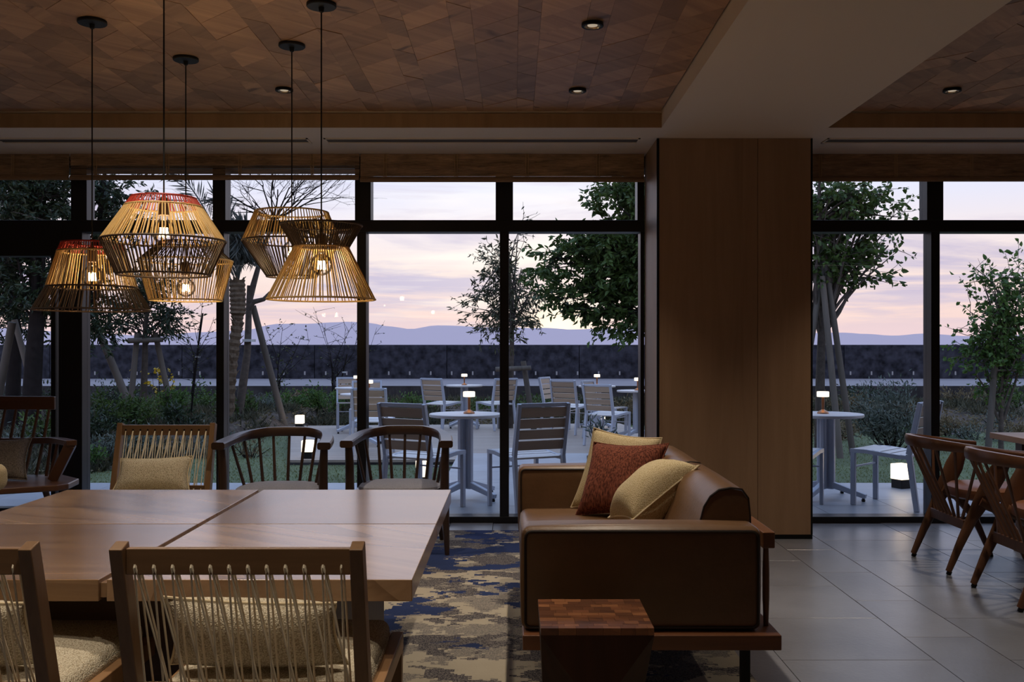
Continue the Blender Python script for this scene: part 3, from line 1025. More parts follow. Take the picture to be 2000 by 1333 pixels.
# ------------------------------------------------------------------ rope-back lounge chairs
def rope_chair(name, label, loc, rz, group):
    """local: +Y is forward, y=0 at the top of the reclined back"""
    t = thing(name, label, 'chair', loc, rz, group)
    hw_ = 0.289
    for s in (-1, 1):
        m = MB()
        m.bar((s * (hw_ - 0.0165), 0.138, 0.29), (s * (hw_ - 0.0165), -0.002, 0.795), 0.034, 0.052, 0.031, 0.046)
        m.build('back_post', 'oak_z', t, bevel=0.003)
        m = MB()
        m.bar((s * (hw_ - 0.02), 0.08, 0.0), (s * (hw_ - 0.02), 0.14, 0.305), 0.030, 0.034, 0.036, 0.046)
        m.build('leg', 'oak_z', t, bevel=0.003)
        m = MB()
        m.bar((s * (hw_ - 0.018), 0.765, 0.0), (s * (hw_ - 0.018), 0.775, 0.309), 0.030, 0.030, 0.036, 0.040)
        m.build('leg', 'oak_z', t, bevel=0.003)
        MB().box(s * hw_ - (0.036 if s > 0 else 0), s * hw_ + (0 if s > 0 else 0.036), 0.165, 0.804, 0.31, 0.364).build('side_rail', 'oak_y', t, bevel=0.003)
    MB().box(-hw_ + 0.037, hw_ - 0.037, 0.768, 0.803, 0.312, 0.362).build('front_rail', 'oak', t, bevel=0.003)

    def back(z, off=0.0):      # y of the back plane at height z
        return 0.138 - 0.140 * (z - 0.29) / 0.505 + off
    m = MB()
    m.bar((-hw_ + 0.032, back(0.757), 0.757), (hw_ - 0.032, back(0.757), 0.757), 0.061, 0.022, side=(0, 0, 1))
    trail = m.build('top_rail', 'oak', t, bevel=0.003)
    m = MB()
    m.bar((-hw_ + 0.032, back(0.425), 0.425), (hw_ - 0.032, back(0.425), 0.425), 0.040, 0.024, side=(0, 0, 1))
    m.build('lower_rail', 'oak', t, bevel=0.003)
    soft_block(-hw_ + 0.040, hw_ - 0.040, 0.175, 0.79, 0.332, 0.410, 0.028, 0.024).build('seat_cushion', 'cream', t, smooth=True, angle=60)
    x_of = [-0.2365 + 0.043 * k for k in range(12)]
    zt, zb = 0.752, 0.425
    for k, x in enumerate(x_of):
        for off, drift in ((-0.013, 1.35), (0.013, 1.05)):
            yt, yb = back(zt) + off * 1.05, back(zb) + off * 1.25
            for tgt in (x - 0.004 * (1 if off < 0 else -1), x + 0.043 * drift):
                if abs(tgt) > 0.252:
                    continue
                hole = (x, back(zt) + off * 0.5, zt + 0.006)
                mid = (x + (tgt - x) * 0.06, yt, zt - 0.008)
                end = (tgt, yb, zb - 0.021)
                MB().tube([hole, mid, end], 0.0027, 5).build('rope', 'rope', t, smooth=True)
        MB().tube([(x, back(zt) - 0.0116, zt + 0.006), (x, back(zt) + 0.0116, zt + 0.006)], 0.0055, 8).build('rope_hole', 'black', trail)
    return t


GR = 'cord-backed lounge chairs around the square table'
YN = 2.250
rope_chair('rope_back_chair', 'oak lounge chair with a cord-laced back seen from behind, right one of the front pair', (-0.629, YN, 0), 0, GR)
rope_chair('rope_back_chair', 'oak lounge chair with a cord-laced back cut by the left picture edge', (-1.380, YN, 0), 0, GR)
rope_chair('rope_back_chair', 'oak lounge chair with a cord-laced back facing the room by the window', (-2.040, 5.80, 0), R(180), GR)


def lumbar(label, loc, rz, tilt=0.0, w=0.43):
    t = thing('lumbar_pillow', label, 'pillow', loc, rz, 'cream lumbar pillows on the cord-backed chairs')
    pillow(t, 'cover', [(-w / 2, 0.045, 0.005), (w / 2, 0.045, 0.005), (w / 2 - 0.015, -0.045 - tilt, 0.185), (-w / 2 + 0.015, -0.045 - tilt, 0.2)], 0.125, 'cream', pipe='cream_cord')
    return t


lumbar('cream woven lumbar pillow behind the cords of the right front chair', (-0.655, YN + 0.245, 0.425), 0, w=0.46)
lumbar('cream woven lumbar pillow on the chair cut by the left picture edge', (-1.43, YN + 0.245, 0.425), 0, w=0.46)
lumbar('cream lumbar pillow on the cord-backed chair by the window', (-2.030, 5.80 - 0.248, 0.425), R(180), w=0.44)


# ------------------------------------------------------------------ spindle armchairs by the window
def spindle_armchair(label, loc, rz, rail_w=0.335):
    """local: -Y is the front; arms end at y=-0.25"""
    t = thing('spindle_armchair', label, 'chair', loc, rz, 'dark spindle armchairs by the window')
    a = rail_w
    ctrl = [(-a + 0.005, -0.26, 0.672), (-a + 0.012, -0.16, 0.678), (-a + 0.03, -0.02, 0.69), (-a + 0.075, 0.11, 0.703), (-a + 0.15, 0.185, 0.712), (-0.1, 0.21, 0.716), (0, 0.216, 0.717)]
    ctrl = ctrl + [(-x, y, z) for x, y, z in reversed(ctrl[:-1])]
    # smooth the path
    pts = []
    for i in range(len(ctrl) - 1):
        p0 = Vector(ctrl[max(i - 1, 0)])
        p1, p2 = Vector(ctrl[i]), Vector(ctrl[i + 1])
        p3 = Vector(ctrl[min(i + 2, len(ctrl) - 1)])
        for k in range(4):
            u = k / 4
            pts.append(0.5 * ((2 * p1) + (p2 - p0) * u + (2 * p0 - 5 * p1 + 4 * p2 - p3) * u * u + (3 * p1 - p0 - 3 * p2 + p3) * u ** 3))
    pts.append(Vector(ctrl[-1]))
    secs = []
    for p in pts:
        b = max(0, min(1, (p.y + 0.05) / 0.24))
        w_, h_ = 0.039 - 0.017 * b, 0.021 + 0.007 * b
        secs.append([(-w_, -h_ * 0.6), (-w_ * 0.8, -h_), (w_ * 0.8, -h_), (w_, -h_ * 0.6), (w_, h_ * 0.6), (w_ * 0.8, h_), (-w_ * 0.8, h_), (-w_, h_ * 0.6)])
    MB().sweep(pts, secs).build('arm_rail', 'walnut', t, smooth=True)
    for s in (-1, 1):
        MB().tube([(s * (a - 0.012), -0.215, 0.66), (s * (a - 0.017), -0.212, 0.55), (s * (a - 0.018), -0.21, 0.40), (s * (a - 0.010), -0.215, 0.2), (s * (a - 0.002), -0.22, 0.0)], [0.022, 0.026, 0.027, 0.021, 0.0135], 12).build('leg', 'walnut_z', t, smooth=True)
        MB().tube([(s * 0.19, 0.14, 0.37), (s * 0.235, 0.24, 0.0)], [0.022, 0.0135], 12).build('leg', 'walnut_z', t, smooth=True)
    for k in range(9):
        u = -1 + 2 * k / 8
        ang = u * 1.42
        pt = pts[int(round((0.5 + u * 0.36) * (len(pts) - 1)))]
        bt = Vector((0.225 * math.sin(ang * 0.95), -0.04 + 0.205 * math.cos(ang * 0.95), 0.385))
        MB().tube([pt - Vector((0, 0, 0.01)), bt], [0.0085, 0.0105], 8).build('spindle', 'walnut_z', t, smooth=True)
    m = MB()
    prof = []
    n = 32
    vs, fs = [], []
    for (sc_, z) in ((0.9, 0.345), (1.0, 0.352), (1.0, 0.38), (0.9, 0.387)):
        for j in range(n):
            th = math.tau * j / n
            cx_ = math.copysign(abs(math.cos(th)) ** 0.6, math.cos(th)) * 0.268 * sc_
            cy_ = math.copysign(abs(math.sin(th)) ** 0.6, math.sin(th)) * 0.235 * sc_ - 0.02
            vs.append((cx_, cy_, z))
    for i in range(3):
        for j in range(n):
            fs.append((i * n + j, i * n + (j + 1) % n, (i + 1) * n + (j + 1) % n, (i + 1) * n + j))
    fs += [tuple(range(n - 1, -1, -1)), tuple(3 * n + j for j in range(n))]
    m.add(vs, fs).build('seat_frame', 'walnut', t, smooth=True)
    vs, fs = [], []
    lv = ((0.93, 0.387), (0.97, 0.394), (0.94, 0.406), (0.8, 0.415), (0.5, 0.421), (0.0, 0.423))
    for (sc_, z) in lv:
        for j in range(n):
            th = math.tau * j / n
            vs.append((math.copysign(abs(math.cos(th)) ** 0.65, math.cos(th)) * 0.262 * sc_, math.copysign(abs(math.sin(th)) ** 0.65, math.sin(th)) * 0.225 * sc_ - 0.025, z))
    for i in range(len(lv) - 1):
        for j in range(n):
            fs.append((i * n + j, i * n + (j + 1) % n, (i + 1) * n + (j + 1) % n, (i + 1) * n + j))
    fs.append(tuple(range(n - 1, -1, -1)))
    MB().add(vs, fs).build('seat_pad', 'seat_grey', t, smooth=True)
    return t


sa = spindle_armchair('dark spindle armchair by the window, beside the cord-backed chair', (-1.402, 5.95, 0), 0, 0.312)
spindle_armchair('dark spindle armchair by the window, at the right end of the square table', (-0.689, 6.06, 0), 0, 0.300)

# ------------------------------------------------------------------ high-back spindle settee, far left
st = thing('spindle_settee', 'red-brown high-back spindle settee with a wooden seat at the far left window', 'settee', (-3.25, 5.95, 0))
xr_ = 0.36
MB().bar((-0.62, 0.36, 0.888), (0.325, 0.33, 0.888), 0.092, 0.026, 0.085, 0.026, side=(0, 0, 1)).build('top_rail', 'teak', st, bevel=0.006)
rail = [(-0.62, 0.30, 0.645), (0.0, 0.30, 0.648), (0.22, 0.285, 0.652), (0.36, 0.22, 0.660), (0.47, 0.10, 0.668), (0.615, -0.08, 0.672)]
secs = [[(-0.024, -0.019), (0.024, -0.019), (0.024, 0.019), (-0.024, 0.019)]] * 4 + [[(-0.03, -0.017), (0.03, -0.017), (0.03, 0.017), (-0.03, 0.017)]] * 2
MB().sweep(rail, secs).build('arm_rail', 'teak', st, smooth=True, bevel=0.004)
for k in range(12):
    x = 0.27 - 0.0705 * k
    MB().tube([(x - 0.005 * k * 0 + 0.018, 0.335, 0.86), (x - 0.005, 0.30, 0.65), (x - 0.02, 0.235, 0.44)], [0.0085, 0.0105, 0.010], 8).build('spindle', 'teak_z', st, smooth=True)
for x0_, y0_, x1_, y1_ in ((0.36, 0.20, 0.345, 0.17), (0.44, 0.12, 0.40, 0.10)):
    MB().tube([(x0_, y0_, 0.655), (x1_, y1_, 0.44)], [0.010, 0.011], 8).build('spindle', 'teak_z', st, smooth=True)
MB().bar((0.475, -0.02, 0.44), (0.60, -0.06, 0.662), 0.058, 0.036, 0.062, 0.036).build('arm_post', 'teak_z', st, bevel=0.004)
m = MB()
poly = [(-0.62, 0.30), (0.40, 0.28), (0.58, 0.10), (0.615, -0.12), (0.58, -0.19), (0.3, -0.33), (0.0, -0.40), (-0.62, -0.43)]
n = len(poly)
m.add([(x, y, 0.40) for x, y in poly] + [(x, y, 0.437) for x, y in poly], [tuple(range(n - 1, -1, -1)), tuple(range(n, 2 * n))] + [(i, (i + 1) % n, n + (i + 1) % n, n + i) for i in range(n)])
m.build('seat', 'teak', st, bevel=0.008, seg=3)
for x, y, ex, ey in ((0.22, -0.2, 0.28, -0.27), (0.33, 0.16, 0.40, 0.25), (-0.5, -0.25, -0.55, -0.30), (-0.5, 0.2, -0.55, 0.28)):
    MB().tube([(x, y, 0.40), (ex, ey, 0.0)], [0.021, 0.013], 10).build('leg', 'teak_z', st, smooth=True)
gp = thing('scatter_cushion', 'grey linen cushion leaning on the high-back spindle settee', 'cushion', (-3.25, 5.95, 0.445))
pillow(gp, 'cover', [(-0.30, -0.02, 0.0), (0.33, -0.04, 0.002), (0.26, 0.16, 0.235), (-0.30, 0.16, 0.20)], 0.13, 'grey_fab', pipe='grey_fab')

# cream armchair mostly outside the left picture edge
ca = thing('upholstered_armchair', 'cream upholstered armchair arm just entering at the left picture edge', 'armchair', (-2.98, 4.98, 0))
soft_block(-0.02, 0.405, -0.1, 0.06, 0.515, 0.655, 0.05, 0.01).build('arm', 'cream_fine', ca, smooth=True, angle=60)
soft_block(-0.30, 0.10, -0.12, 0.28, 0.36, 0.45, 0.03, 0.015).build('seat_cushion', 'cream_fine', ca, smooth=True, angle=60)
soft_block(-0.40, -0.31, -0.12, 0.28, 0.36, 0.80, 0.03, 0.01).build('backrest', 'cream_fine', ca, smooth=True, angle=60)
MB().box(-0.40, 0.10, -0.12, 0.28, 0.31, 0.36).build('frame', 'teak', ca, bevel=0.004)
MB().bar((-0.02, -0.04, 0.36), (-0.02, -0.02, 0.53), 0.03, 0.03).build('arm_post', 'teak_z', ca)
for x in (-0.37, 0.07):
    for y in (-0.09, 0.25):
        MB().tube([(x, y, 0.31), (x, y, 0)], [0.02, 0.013], 8).build('leg', 'teak_z', ca, smooth=True)

# ------------------------------------------------------------------ leather sofa
so = thing('leather_sofa', 'brown leather two-seat sofa on a walnut platform in front of the wooden column', 'sofa', (0.45, 4.15, 0))
ox, oy = 0.45, 4.15
Y0, Y1 = 3.222 - oy, 5.09 - oy
X0, X1 = 0.032 - ox, 0.881 - ox
MB().box(X0, X1, Y0, Y1, 0.252, 0.302).build('platform', 'sofa_wood', so, bevel=0.003)


def arm(y0, y1):
    ar_ = soft_block(0.028 - ox, 0.826 - ox, y0, y1, 0.304, 0.648, 0.026, 0.010).build('arm', 'leather', so, smooth=True, angle=60)
    e = 0.012
    x0_, x1_, z0_, z1_ = 0.028 - ox + e, 0.826 - ox - e, 0.316, 0.648 - e
    r_ = 0.022
    for yy in (y0 - 0.001,):
        loop = []
        for cx_, cz_, a0 in ((x1_ - r_, z1_ - r_, 0), (x0_ + r_, z1_ - r_, 90), (x0_ + r_, z0_ + r_, 180), (x1_ - r_, z0_ + r_, 270)):
            for k in range(5):
                a_ = R(a0 + k * 22.5)
                loop.append((cx_ + r_ * math.cos(a_), yy, cz_ + r_ * math.sin(a_)))
        loop.append(loop[0])
        MB().tube(loop, 0.0042, 6, caps=False).build('piping', 'piping', ar_, smooth=True)


arm(3.262 - oy, 3.412 - oy)
arm(4.905 - oy, 5.055 - oy)
for a, b in ((3.414, 4.158), (4.160, 4.903)):
    soft_block(0.036 - ox, 0.66 - ox, a - oy, b - oy, 0.304, 0.446, 0.035, 0.016).build('seat_cushion', 'leather', so, smooth=True, angle=60)
prof = [(0.575, 0.45), (0.612, 0.54), (0.648, 0.63), (0.664, 0.692), (0.686, 0.728), (0.716, 0.751), (0.756, 0.758), (0.796, 0.753), (0.818, 0.722), (0.824, 0.66), (0.826, 0.45), (0.822, 0.31), (0.66, 0.31)]
for a, b in ((3.416, 4.186), (4.188, 4.93)):
    m = MB()
    L = b - a
    st_ = [(0.0, 0.975), (0.012, 0.995), (0.035, 1.0), (L / 2, 1.012), (L - 0.035, 1.0), (L - 0.012, 0.995), (L, 0.975)]
    vs, fs = [], []
    n = len(prof)
    for dy_, sc_ in st_:
        for x, z in prof:
            vs.append(((0.73 + (x - 0.73) * sc_) - ox, a + dy_ - oy, 0.55 + (z - 0.55) * sc_ if z > 0.45 else z))
    for i in range(len(st_) - 1):
        for j in range(n):
            fs.append((i * n + j, i * n + (j + 1) % n, (i + 1) * n + (j + 1) % n, (i + 1) * n + j))
    fs += [tuple(range(n)), tuple((len(st_) - 1) * n + j for j in range(n - 1, -1, -1))]
    bc_ = m.add(vs, fs).build('back_cushion', 'leather', so, smooth=True, angle=50)
    MB().tube([(x - ox, a - oy + 0.002, z) for x, z in prof[:11]], 0.0038, 6).build('piping', 'piping', bc_, smooth=True)
MB().box(0.838 - ox, 0.880 - ox, 3.30 - oy, 5.06 - oy, 0.571, 0.626).build('back_rail', 'sofa_wood_y', so, bevel=0.004)
for k in range(8):
    yy = 3.335 + k * (5.02 - 3.335) / 7 - oy
    MB().tube([(0.858 - ox, yy, 0.302), (0.858 - ox, yy, 0.40), (0.858 - ox, yy, 0.49), (0.858 - ox, yy, 0.571)], [0.0085, 0.0115, 0.0115, 0.009], 10).build('spindle', 'sofa_wood_y', so, smooth=True)
for yy in (3.335 - oy, 4.96 - oy):
    MB().box(0.115 - ox, 0.80 - ox, yy, yy + 0.03, 0.228, 0.251).build('leg_frame', 'black', so)
    for xx in (0.105, 0.775):
        MB().box(xx - ox, xx + 0.03 - ox, yy, yy + 0.03, 0.010, 0.2275).build('leg', 'black', so)

for nm, lab, cr, th, mt, pp in (
    ('throw_pillow', 'cream cord throw pillow at the back of the leather sofa, behind the rust one', [at(1115, 992, 4.84), at(1268, 996, 4.70), at(1293, 856, 4.83), at(1160, 836, 4.88)], 0.13, 'cream_fine', 'cream_cord'),
    ('throw_pillow', 'rust red woven throw pillow in the middle of the leather sofa', [at(1124, 1009, 4.60), at(1270, 1008, 4.42), at(1306, 867, 4.56), at(1160, 864, 4.74)], 0.17, 'rust', 'rust'),
    ('throw_pillow', 'cream throw pillow turned sideways on the sofa, nearest the front arm', [at(1188, 1012, 4.30), at(1236, 1016, 3.96), at(1366, 910, 3.93), at(1318, 912, 4.28)], 0.22, 'cream_fine', 'cream_cord')):
    cen = sum(cr, Vector()) / 4
    zmin = min(p.z for p in cr)
    t = thing(nm, lab, 'pillow', (cen.x, cen.y, zmin), 0, 'throw pillows on the leather sofa')
    pillow(t, 'cover', [p - Vector((cen.x, cen.y, zmin)) for p in cr], th, mt, pipe=pp, n=20)

# ------------------------------------------------------------------ end-grain block side table
bs = 0.32
sidet = thing('block_side_table', 'faceted walnut block side table with a checkered end-grain top, before the sofa', 'table', (0.238, 2.93, 0.010))
zt = 0.455 - 0.010
h2 = bs / 2
rr = random.Random(3)
ncol = 8
tones = [('blk_a', 88, 52, 34, 128, 80, 52), ('blk_b', 74, 44, 30, 106, 66, 44), ('blk_c', 102, 62, 40, 146, 96, 62)]
for nm, *c in tones:
    MT[nm] = wood(nm, srgb(*c[:3]), srgb(*c[3:]), 'X', 0.3, 2.4, R(30), 0.14, rings=0.1)
y = -h2
while y < h2 - 0.001:
    dy_ = min(rr.choice((0.022, 0.03, 0.036)), h2 - y)
    if h2 - (y + dy_) < 0.012:
        dy_ = h2 - y
    x = -h2
    while x < h2 - 0.001:
        dx_ = min(rr.choice((0.034, 0.042, 0.05)), h2 - x)
        if h2 - (x + dx_) < 0.015:
            dx_ = h2 - x
        gg = 0.0003
        MB().box(x + gg, x + dx_ - gg, y + gg, y + dy_ - gg, zt - 0.02, zt + rr.uniform(-0.0004, 0.0003)).build('end_grain_block', rr.choice(tones)[0], sidet)
        x += dx_
    y += dy_
top = [(-h2, -h2, zt - 0.0205), (h2, -h2, zt - 0.0205), (h2, h2, zt - 0.0205), (-h2, h2, zt - 0.0205)]
zm = zt * 0.45
k_ = 0.93
mid = [(0, -h2 * k_, zm), (h2 * k_, 0, zm), (0, h2 * k_, zm), (-h2 * k_, 0, zm)]
bot = [(-h2 * .9, -h2 * .9, 0), (h2 * .9, -h2 * .9, 0), (h2 * .9, h2 * .9, 0), (-h2 * .9, h2 * .9, 0)]
MT['blk_side'] = wood('block_side_walnut', srgb(40, 25, 18), srgb(70, 42, 30), 'Z', 0.6, 1.0, spec=0.15)
m = MB()
m.add(top + mid + bot, [(0, 1, 2, 3), (0, 4, 1), (1, 5, 2), (2, 6, 3), (3, 7, 0), (0, 7, 4), (1, 4, 5), (2, 5, 6), (3, 6, 7),
                        (8, 4, 7), (9, 5, 4), (10, 6, 5), (11, 7, 6), (8, 9, 4), (9, 10, 5), (10, 11, 6), (11, 8, 7), (11, 10, 9, 8)])
m.build('faceted_body', 'blk_side', sidet)


# ------------------------------------------------------------------ curved spindle chairs, right
def hoop_chair(label, loc, rz=0.0):
    """local: +X is forward; rear feet at x=0"""
    t = thing('hoop_back_chair', label, 'chair', loc, rz, 'hoop-back spindle chairs at the right table')
    ctrl = [(0.395, -0.295, 0.668), (0.27, -0.305, 0.678), (0.10, -0.285, 0.694), (-0.03, -0.205, 0.706), (-0.085, -0.09, 0.712), (-0.096, 0.0, 0.713)]
    ctrl = ctrl + [(x, -y, z) for x, y, z in reversed(ctrl[:-1])]
    pts = []
    for i in range(len(ctrl) - 1):
        p0 = Vector(ctrl[max(i - 1, 0)])
        p1, p2 = Vector(ctrl[i]), Vector(ctrl[i + 1])
        p3 = Vector(ctrl[min(i + 2, len(ctrl) - 1)])
        for k in range(4):
            u = k / 4
            pts.append(0.5 * ((2 * p1) + (p2 - p0) * u + (2 * p0 - 5 * p1 + 4 * p2 - p3) * u * u + (3 * p1 - p0 - 3 * p2 + p3) * u ** 3))
    pts.append(Vector(ctrl[-1]))
    secs = []
    for p in pts:
        b = max(0, min(1, (0.3 - p.x) / 0.35))
        w_, h_ = 0.026 - 0.006 * b, 0.014 + 0.016 * b
        secs.append([(-w_, -h_ * .55), (-w_ * .7, -h_), (w_ * .7, -h_), (w_, -h_ * .55), (w_, h_ * .55), (w_ * .7, h_), (-w_ * .7, h_), (-w_, h_ * .55)])
    MB().sweep(pts, secs).build('arm_rail', 'teak', t, smooth=True)
    for s in (-1, 1):
        y = s * 0.235
        # rear leg rises forward and widens into the blade that carries the arm
        m = MB()
        st_ = [((0.0, y, 0.018), 0.017, 0.015), ((0.06, y, 0.16), 0.024, 0.018), ((0.125, y, 0.30), 0.032, 0.020), ((0.19, y * 1.02, 0.42), 0.05, 0.018), ((0.25, y * 1.06, 0.54), 0.056, 0.014), ((0.31, y * 1.14, 0.665), 0.034, 0.012)]
        vs, fs = [], []
        n = 10
        dirv = Vector((0.9, 0, -0.43))
        for c, a_, b_ in st_:
            for j in range(n):
                th = math.tau * j / n
                vs.append(Vector(c) + dirv * (a_ * math.cos(th)) + Vector((0, b_ * math.sin(th), 0)))
        for i in range(len(st_) - 1):
            for j in range(n):
                fs.append((i * n + j, i * n + (j + 1) % n, (i + 1) * n + (j + 1) % n, (i + 1) * n + j))
        fs += [tuple(range(n - 1, -1, -1)), tuple((len(st_) - 1) * n + j for j in range(n))]
        lg = m.add(vs, fs).build('leg', 'teak_z', t, smooth=True)
        MB().tube([(0.0, y, 0.0), (0.008, y, 0.02)], [0.013, 0.014], 10).build('foot', 'black', lg, smooth=True)
        lg = MB().tube([(0.165, y, 0.405), (0.26, y, 0.36), (0.36, y, 0.24), (0.46, y, 0.012)], [0.034, 0.028, 0.022, 0.014], 10).build('leg', 'teak_z', t, smooth=True)
        MB().tube([(0.46, y, 0.012), (0.463, y, 0.0)], [0.013, 0.013], 10).build('foot', 'black', lg, smooth=True)
    MB().bar((0.102, -0.215, 0.268), (0.102, 0.215, 0.268), 0.055, 0.022, side=(0, 0, 1)).build('cross_rail', 'teak_z', t, bevel=0.004)
    for k in range(9):
        u = -1 + 2 * k / 8
        p = pts[int(round((0.5 + u * 0.33) * (len(pts) - 1)))]
        MB().tube([p - Vector((0, 0, 0.012)), (0.102, u * 0.175, 0.288)], [0.008, 0.0095], 8).build('spindle', 'teak_z', t, smooth=True)
    n = 36
    lv = ((0.90, 0.390), (0.985, 0.402), (1.0, 0.425), (0.985, 0.447), (0.88, 0.463), (0.6, 0.470), (0.0, 0.472))
    vs, fs = [], []
    for sc_, z in lv:
        for j in range(n):
            th = math.tau * j / n
            vs.append((0.335 + math.copysign(abs(math.cos(th)) ** 0.75, math.cos(th)) * 0.215 * sc_, math.copysign(abs(math.sin(th)) ** 0.75, math.sin(th)) * 0.218 * sc_, z))
    for i in range(len(lv) - 1):
        for j in range(n):
            fs.append((i * n + j, i * n + (j + 1) % n, (i + 1) * n + (j + 1) % n, (i + 1) * n + j))
    fs.append(tuple(range(n - 1, -1, -1)))
    MB().add(vs, fs).build('seat_pad', 'leather_tan', t, smooth=True)
    return t


hoop_chair('red-brown hoop-back spindle chair with a tan leather seat, farther of the right pair', (2.38, 5.61, 0))
hoop_chair('red-brown hoop-back spindle chair with a tan leather seat, cut by the right picture edge', (2.385, 4.86, 0))
rt = thing('dining_table', 'pale oak dining table at the right picture edge behind the hoop-back chairs', 'table', (3.45, 5.2, 0))
MB().box(-0.43, 0.6, -1.0, 1.03, 0.668, 0.705).build('tabletop', 'oak_y', rt, bevel=0.003)
for yy in (0.72, -0.85):
    MB().box(-0.385, -0.27, yy, yy + 0.08, 0.02, 0.667).build('leg', 'table_dark', rt, bevel=0.003)
    MB().box(0.40, 0.52, yy, yy + 0.08, 0.02, 0.667).build('leg', 'table_dark', rt, bevel=0.003)
    MB().box(-0.385, 0.52, yy - 0.02, yy + 0.10, 0.0, 0.02).build('foot_plate', 'table_dark', rt)
    MB().box(-0.268, 0.398, yy + 0.02, yy + 0.06, 0.59, 0.667).build('apron', 'table_dark', rt)


# ------------------------------------------------------------------ woven pendant lamps
def pendant(label, x, y, levels, bands, bulb_z, n=84, drop=None):
    """levels: (radius, z) rings from top to bottom; bands: cord colour between successive rings"""
    zt_ = levels[0][1]
    t = thing('pendant_lamp', label, 'lamp', (x, y, 0), 0, 'woven cord pendant lamps over the square table')
    MB().lathe([(0.062, ZC - 0.001), (0.063, ZC - 0.012), (0.060, ZC - 0.016), (0.012, ZC - 0.017), (0.010, ZC - 0.035), (0.003, ZC - 0.04)], 32).build('ceiling_canopy', 'cable', t, smooth=True)
    sock_t = bulb_z + 0.125
    MB().tube([(0, 0, ZC - 0.04), (0, 0, sock_t)], 0.0032, 8).build('cord', 'cable', t, smooth=True)
    MB().lathe([(0.006, sock_t + 0.01), (0.021, sock_t), (0.0225, sock_t - 0.055), (0.020, sock_t - 0.062)], 20).build('socket', 'socket', t, smooth=True)
    # glass globe bulb
    prof = [(0.0135, 0.066), (0.0145, 0.05), (0.022, 0.042)]
    for k in range(1, 12):
        a = math.pi * (0.17 + 0.83 * k / 11)
        prof.append((max(0.0005, 0.047 * math.sin(a)), 0.047 * math.cos(a)))
    bulb = MB().lathe(prof, 24, (0, 0, bulb_z)).build('bulb', 'bulb', t, smooth=True)
    fm = MB()
    for k in range(7):
        a = k * math.tau / 7
        fm.tube([(0.012 * math.cos(a), 0.012 * math.sin(a), bulb_z + 0.015), (0.015 * math.cos(a + .3), 0.015 * math.sin(a + .3), bulb_z - 0.02)], 0.003, 6)
    fm.build('filament', 'filament', bulb, smooth=True)
    ld = bpy.data.lights.new('bulb_light', 'POINT')
    ld.energy = BULB_W
    ld.color = (1.0, 0.81, 0.53)
    ld.shadow_soft_size = 0.016
    lo = bpy.data.objects.new('bulb_light', ld)
    COL.objects.link(lo)
    lo.parent = t
    lo.location = (0, 0, bulb_z)
    for i, (r, z) in enumerate(levels):
        col = bands[min(i, len(bands) - 1)]
        MB().ring(r, z, 0.0042, 56, 6).build('ring', col, t, smooth=True)
    rr = random.Random(int(abs(x) * 1000))
    for i, col in enumerate(bands):
        (r0, z0), (r1, z1) = levels[i], levels[i + 1]
        m = MB()
        for k in range(n):
            a0 = math.tau * k / n + rr.uniform(-.007, .007)
            a1 = math.tau * k / n + (0.014 if k % 2 else -0.008) + rr.uniform(-.006, .006)
            m.tube([(r0 * math.cos(a0), r0 * math.sin(a0), z0), (r1 * math.cos(a1), r1 * math.sin(a1), z1)], 0.0025, 5, caps=False)
        tag(m.build('cords', col, t, smooth=True), kind='stuff')
    # three wire arms from the socket to the top ring
    r, z = levels[0]
    if sock_t > z - 0.02:
        zz_ = z
    for k in range(3):
        a = k * math.tau / 3 + 0.5
        zr = z if len(levels) < 2 else z
        MB().tube([(0.02 * math.cos(a), 0.02 * math.sin(a), sock_t - 0.004), (r * math.cos(a), r * math.sin(a), zr)], 0.002, 6).build('wire_arm', 'cable', t, smooth=True)
    return t


NC, DC, RC = 'natural_cord', 'dark_cord', 'red_cord'
pendant('woven pendant lamp with a red top band and dark flared skirt, far left', -1.871, 4.37, [(0.127, 1.708), (0.143, 1.670), (0.190, 1.512), (0.245, 1.412)], [RC, NC, DC], 1.562)
pendant('woven pendant lamp with a red top band and wide dark-bellied body, nearest', -1.339, 3.77, [(0.119, 1.818), (0.142, 1.785), (0.229, 1.655), (0.172, 1.525)], [RC, NC, DC], 1.690)
pendant('woven pendant lamp with a natural upper half and dark tapered lower half', -1.060, 4.711, [(0.173, 1.892), (0.232, 1.752), (0.118, 1.584)], [NC, DC], 1.708)
pendant('woven pendant lamp with a dark flared collar above a natural cone, right one', -0.810, 4.155, [(0.170, 1.762), (0.115, 1.668), (0.226, 1.449)], [DC, NC], 1.596)
pendant('woven pendant lamp with a short dark top over a natural drum, partly hidden', -1.643, 4.936, [(0.125, 1.772), (0.228, 1.679), (0.176, 1.481)], [DC, NC], 1.545)

# ------------------------------------------------------------------ outdoors: ground, terrace, deck, sea wall
ZL, ZD = -0.14, -0.08
terr = MB().box(-5.4, 6.7, 7.11, 9.0, -0.16, -0.011).box(-0.64, 1.99, 9.0, 11.55, -0.16, -0.011).build('terrace', 'grout')
tag(terr, kind='structure')
tx = [-5.42, -4.82, -4.22, -3.62, -3.02, -2.42, -1.82, -1.22, -0.64, -0.04, 0.56, 1.16, 1.76, 2.36, 2.96, 3.56, 4.16, 4.76, 5.36]
tile_field(terr, 'terrace', [(a, b, 7.4 + (0.3 if i % 2 else 0.0)) for i, (a, b) in enumerate(zip(tx, tx[1:]))], 7.11, 9.0, 0.604)
tile_field(terr, 'terrace', [(a, b, 7.4 + (0.3 if i % 2 else 0.0)) for i, (a, b) in enumerate(zip(tx, tx[1:])) if -0.7 < a < 1.5] + [(1.76, 1.99, 7.4)], 9.0, 11.5, 0.604)

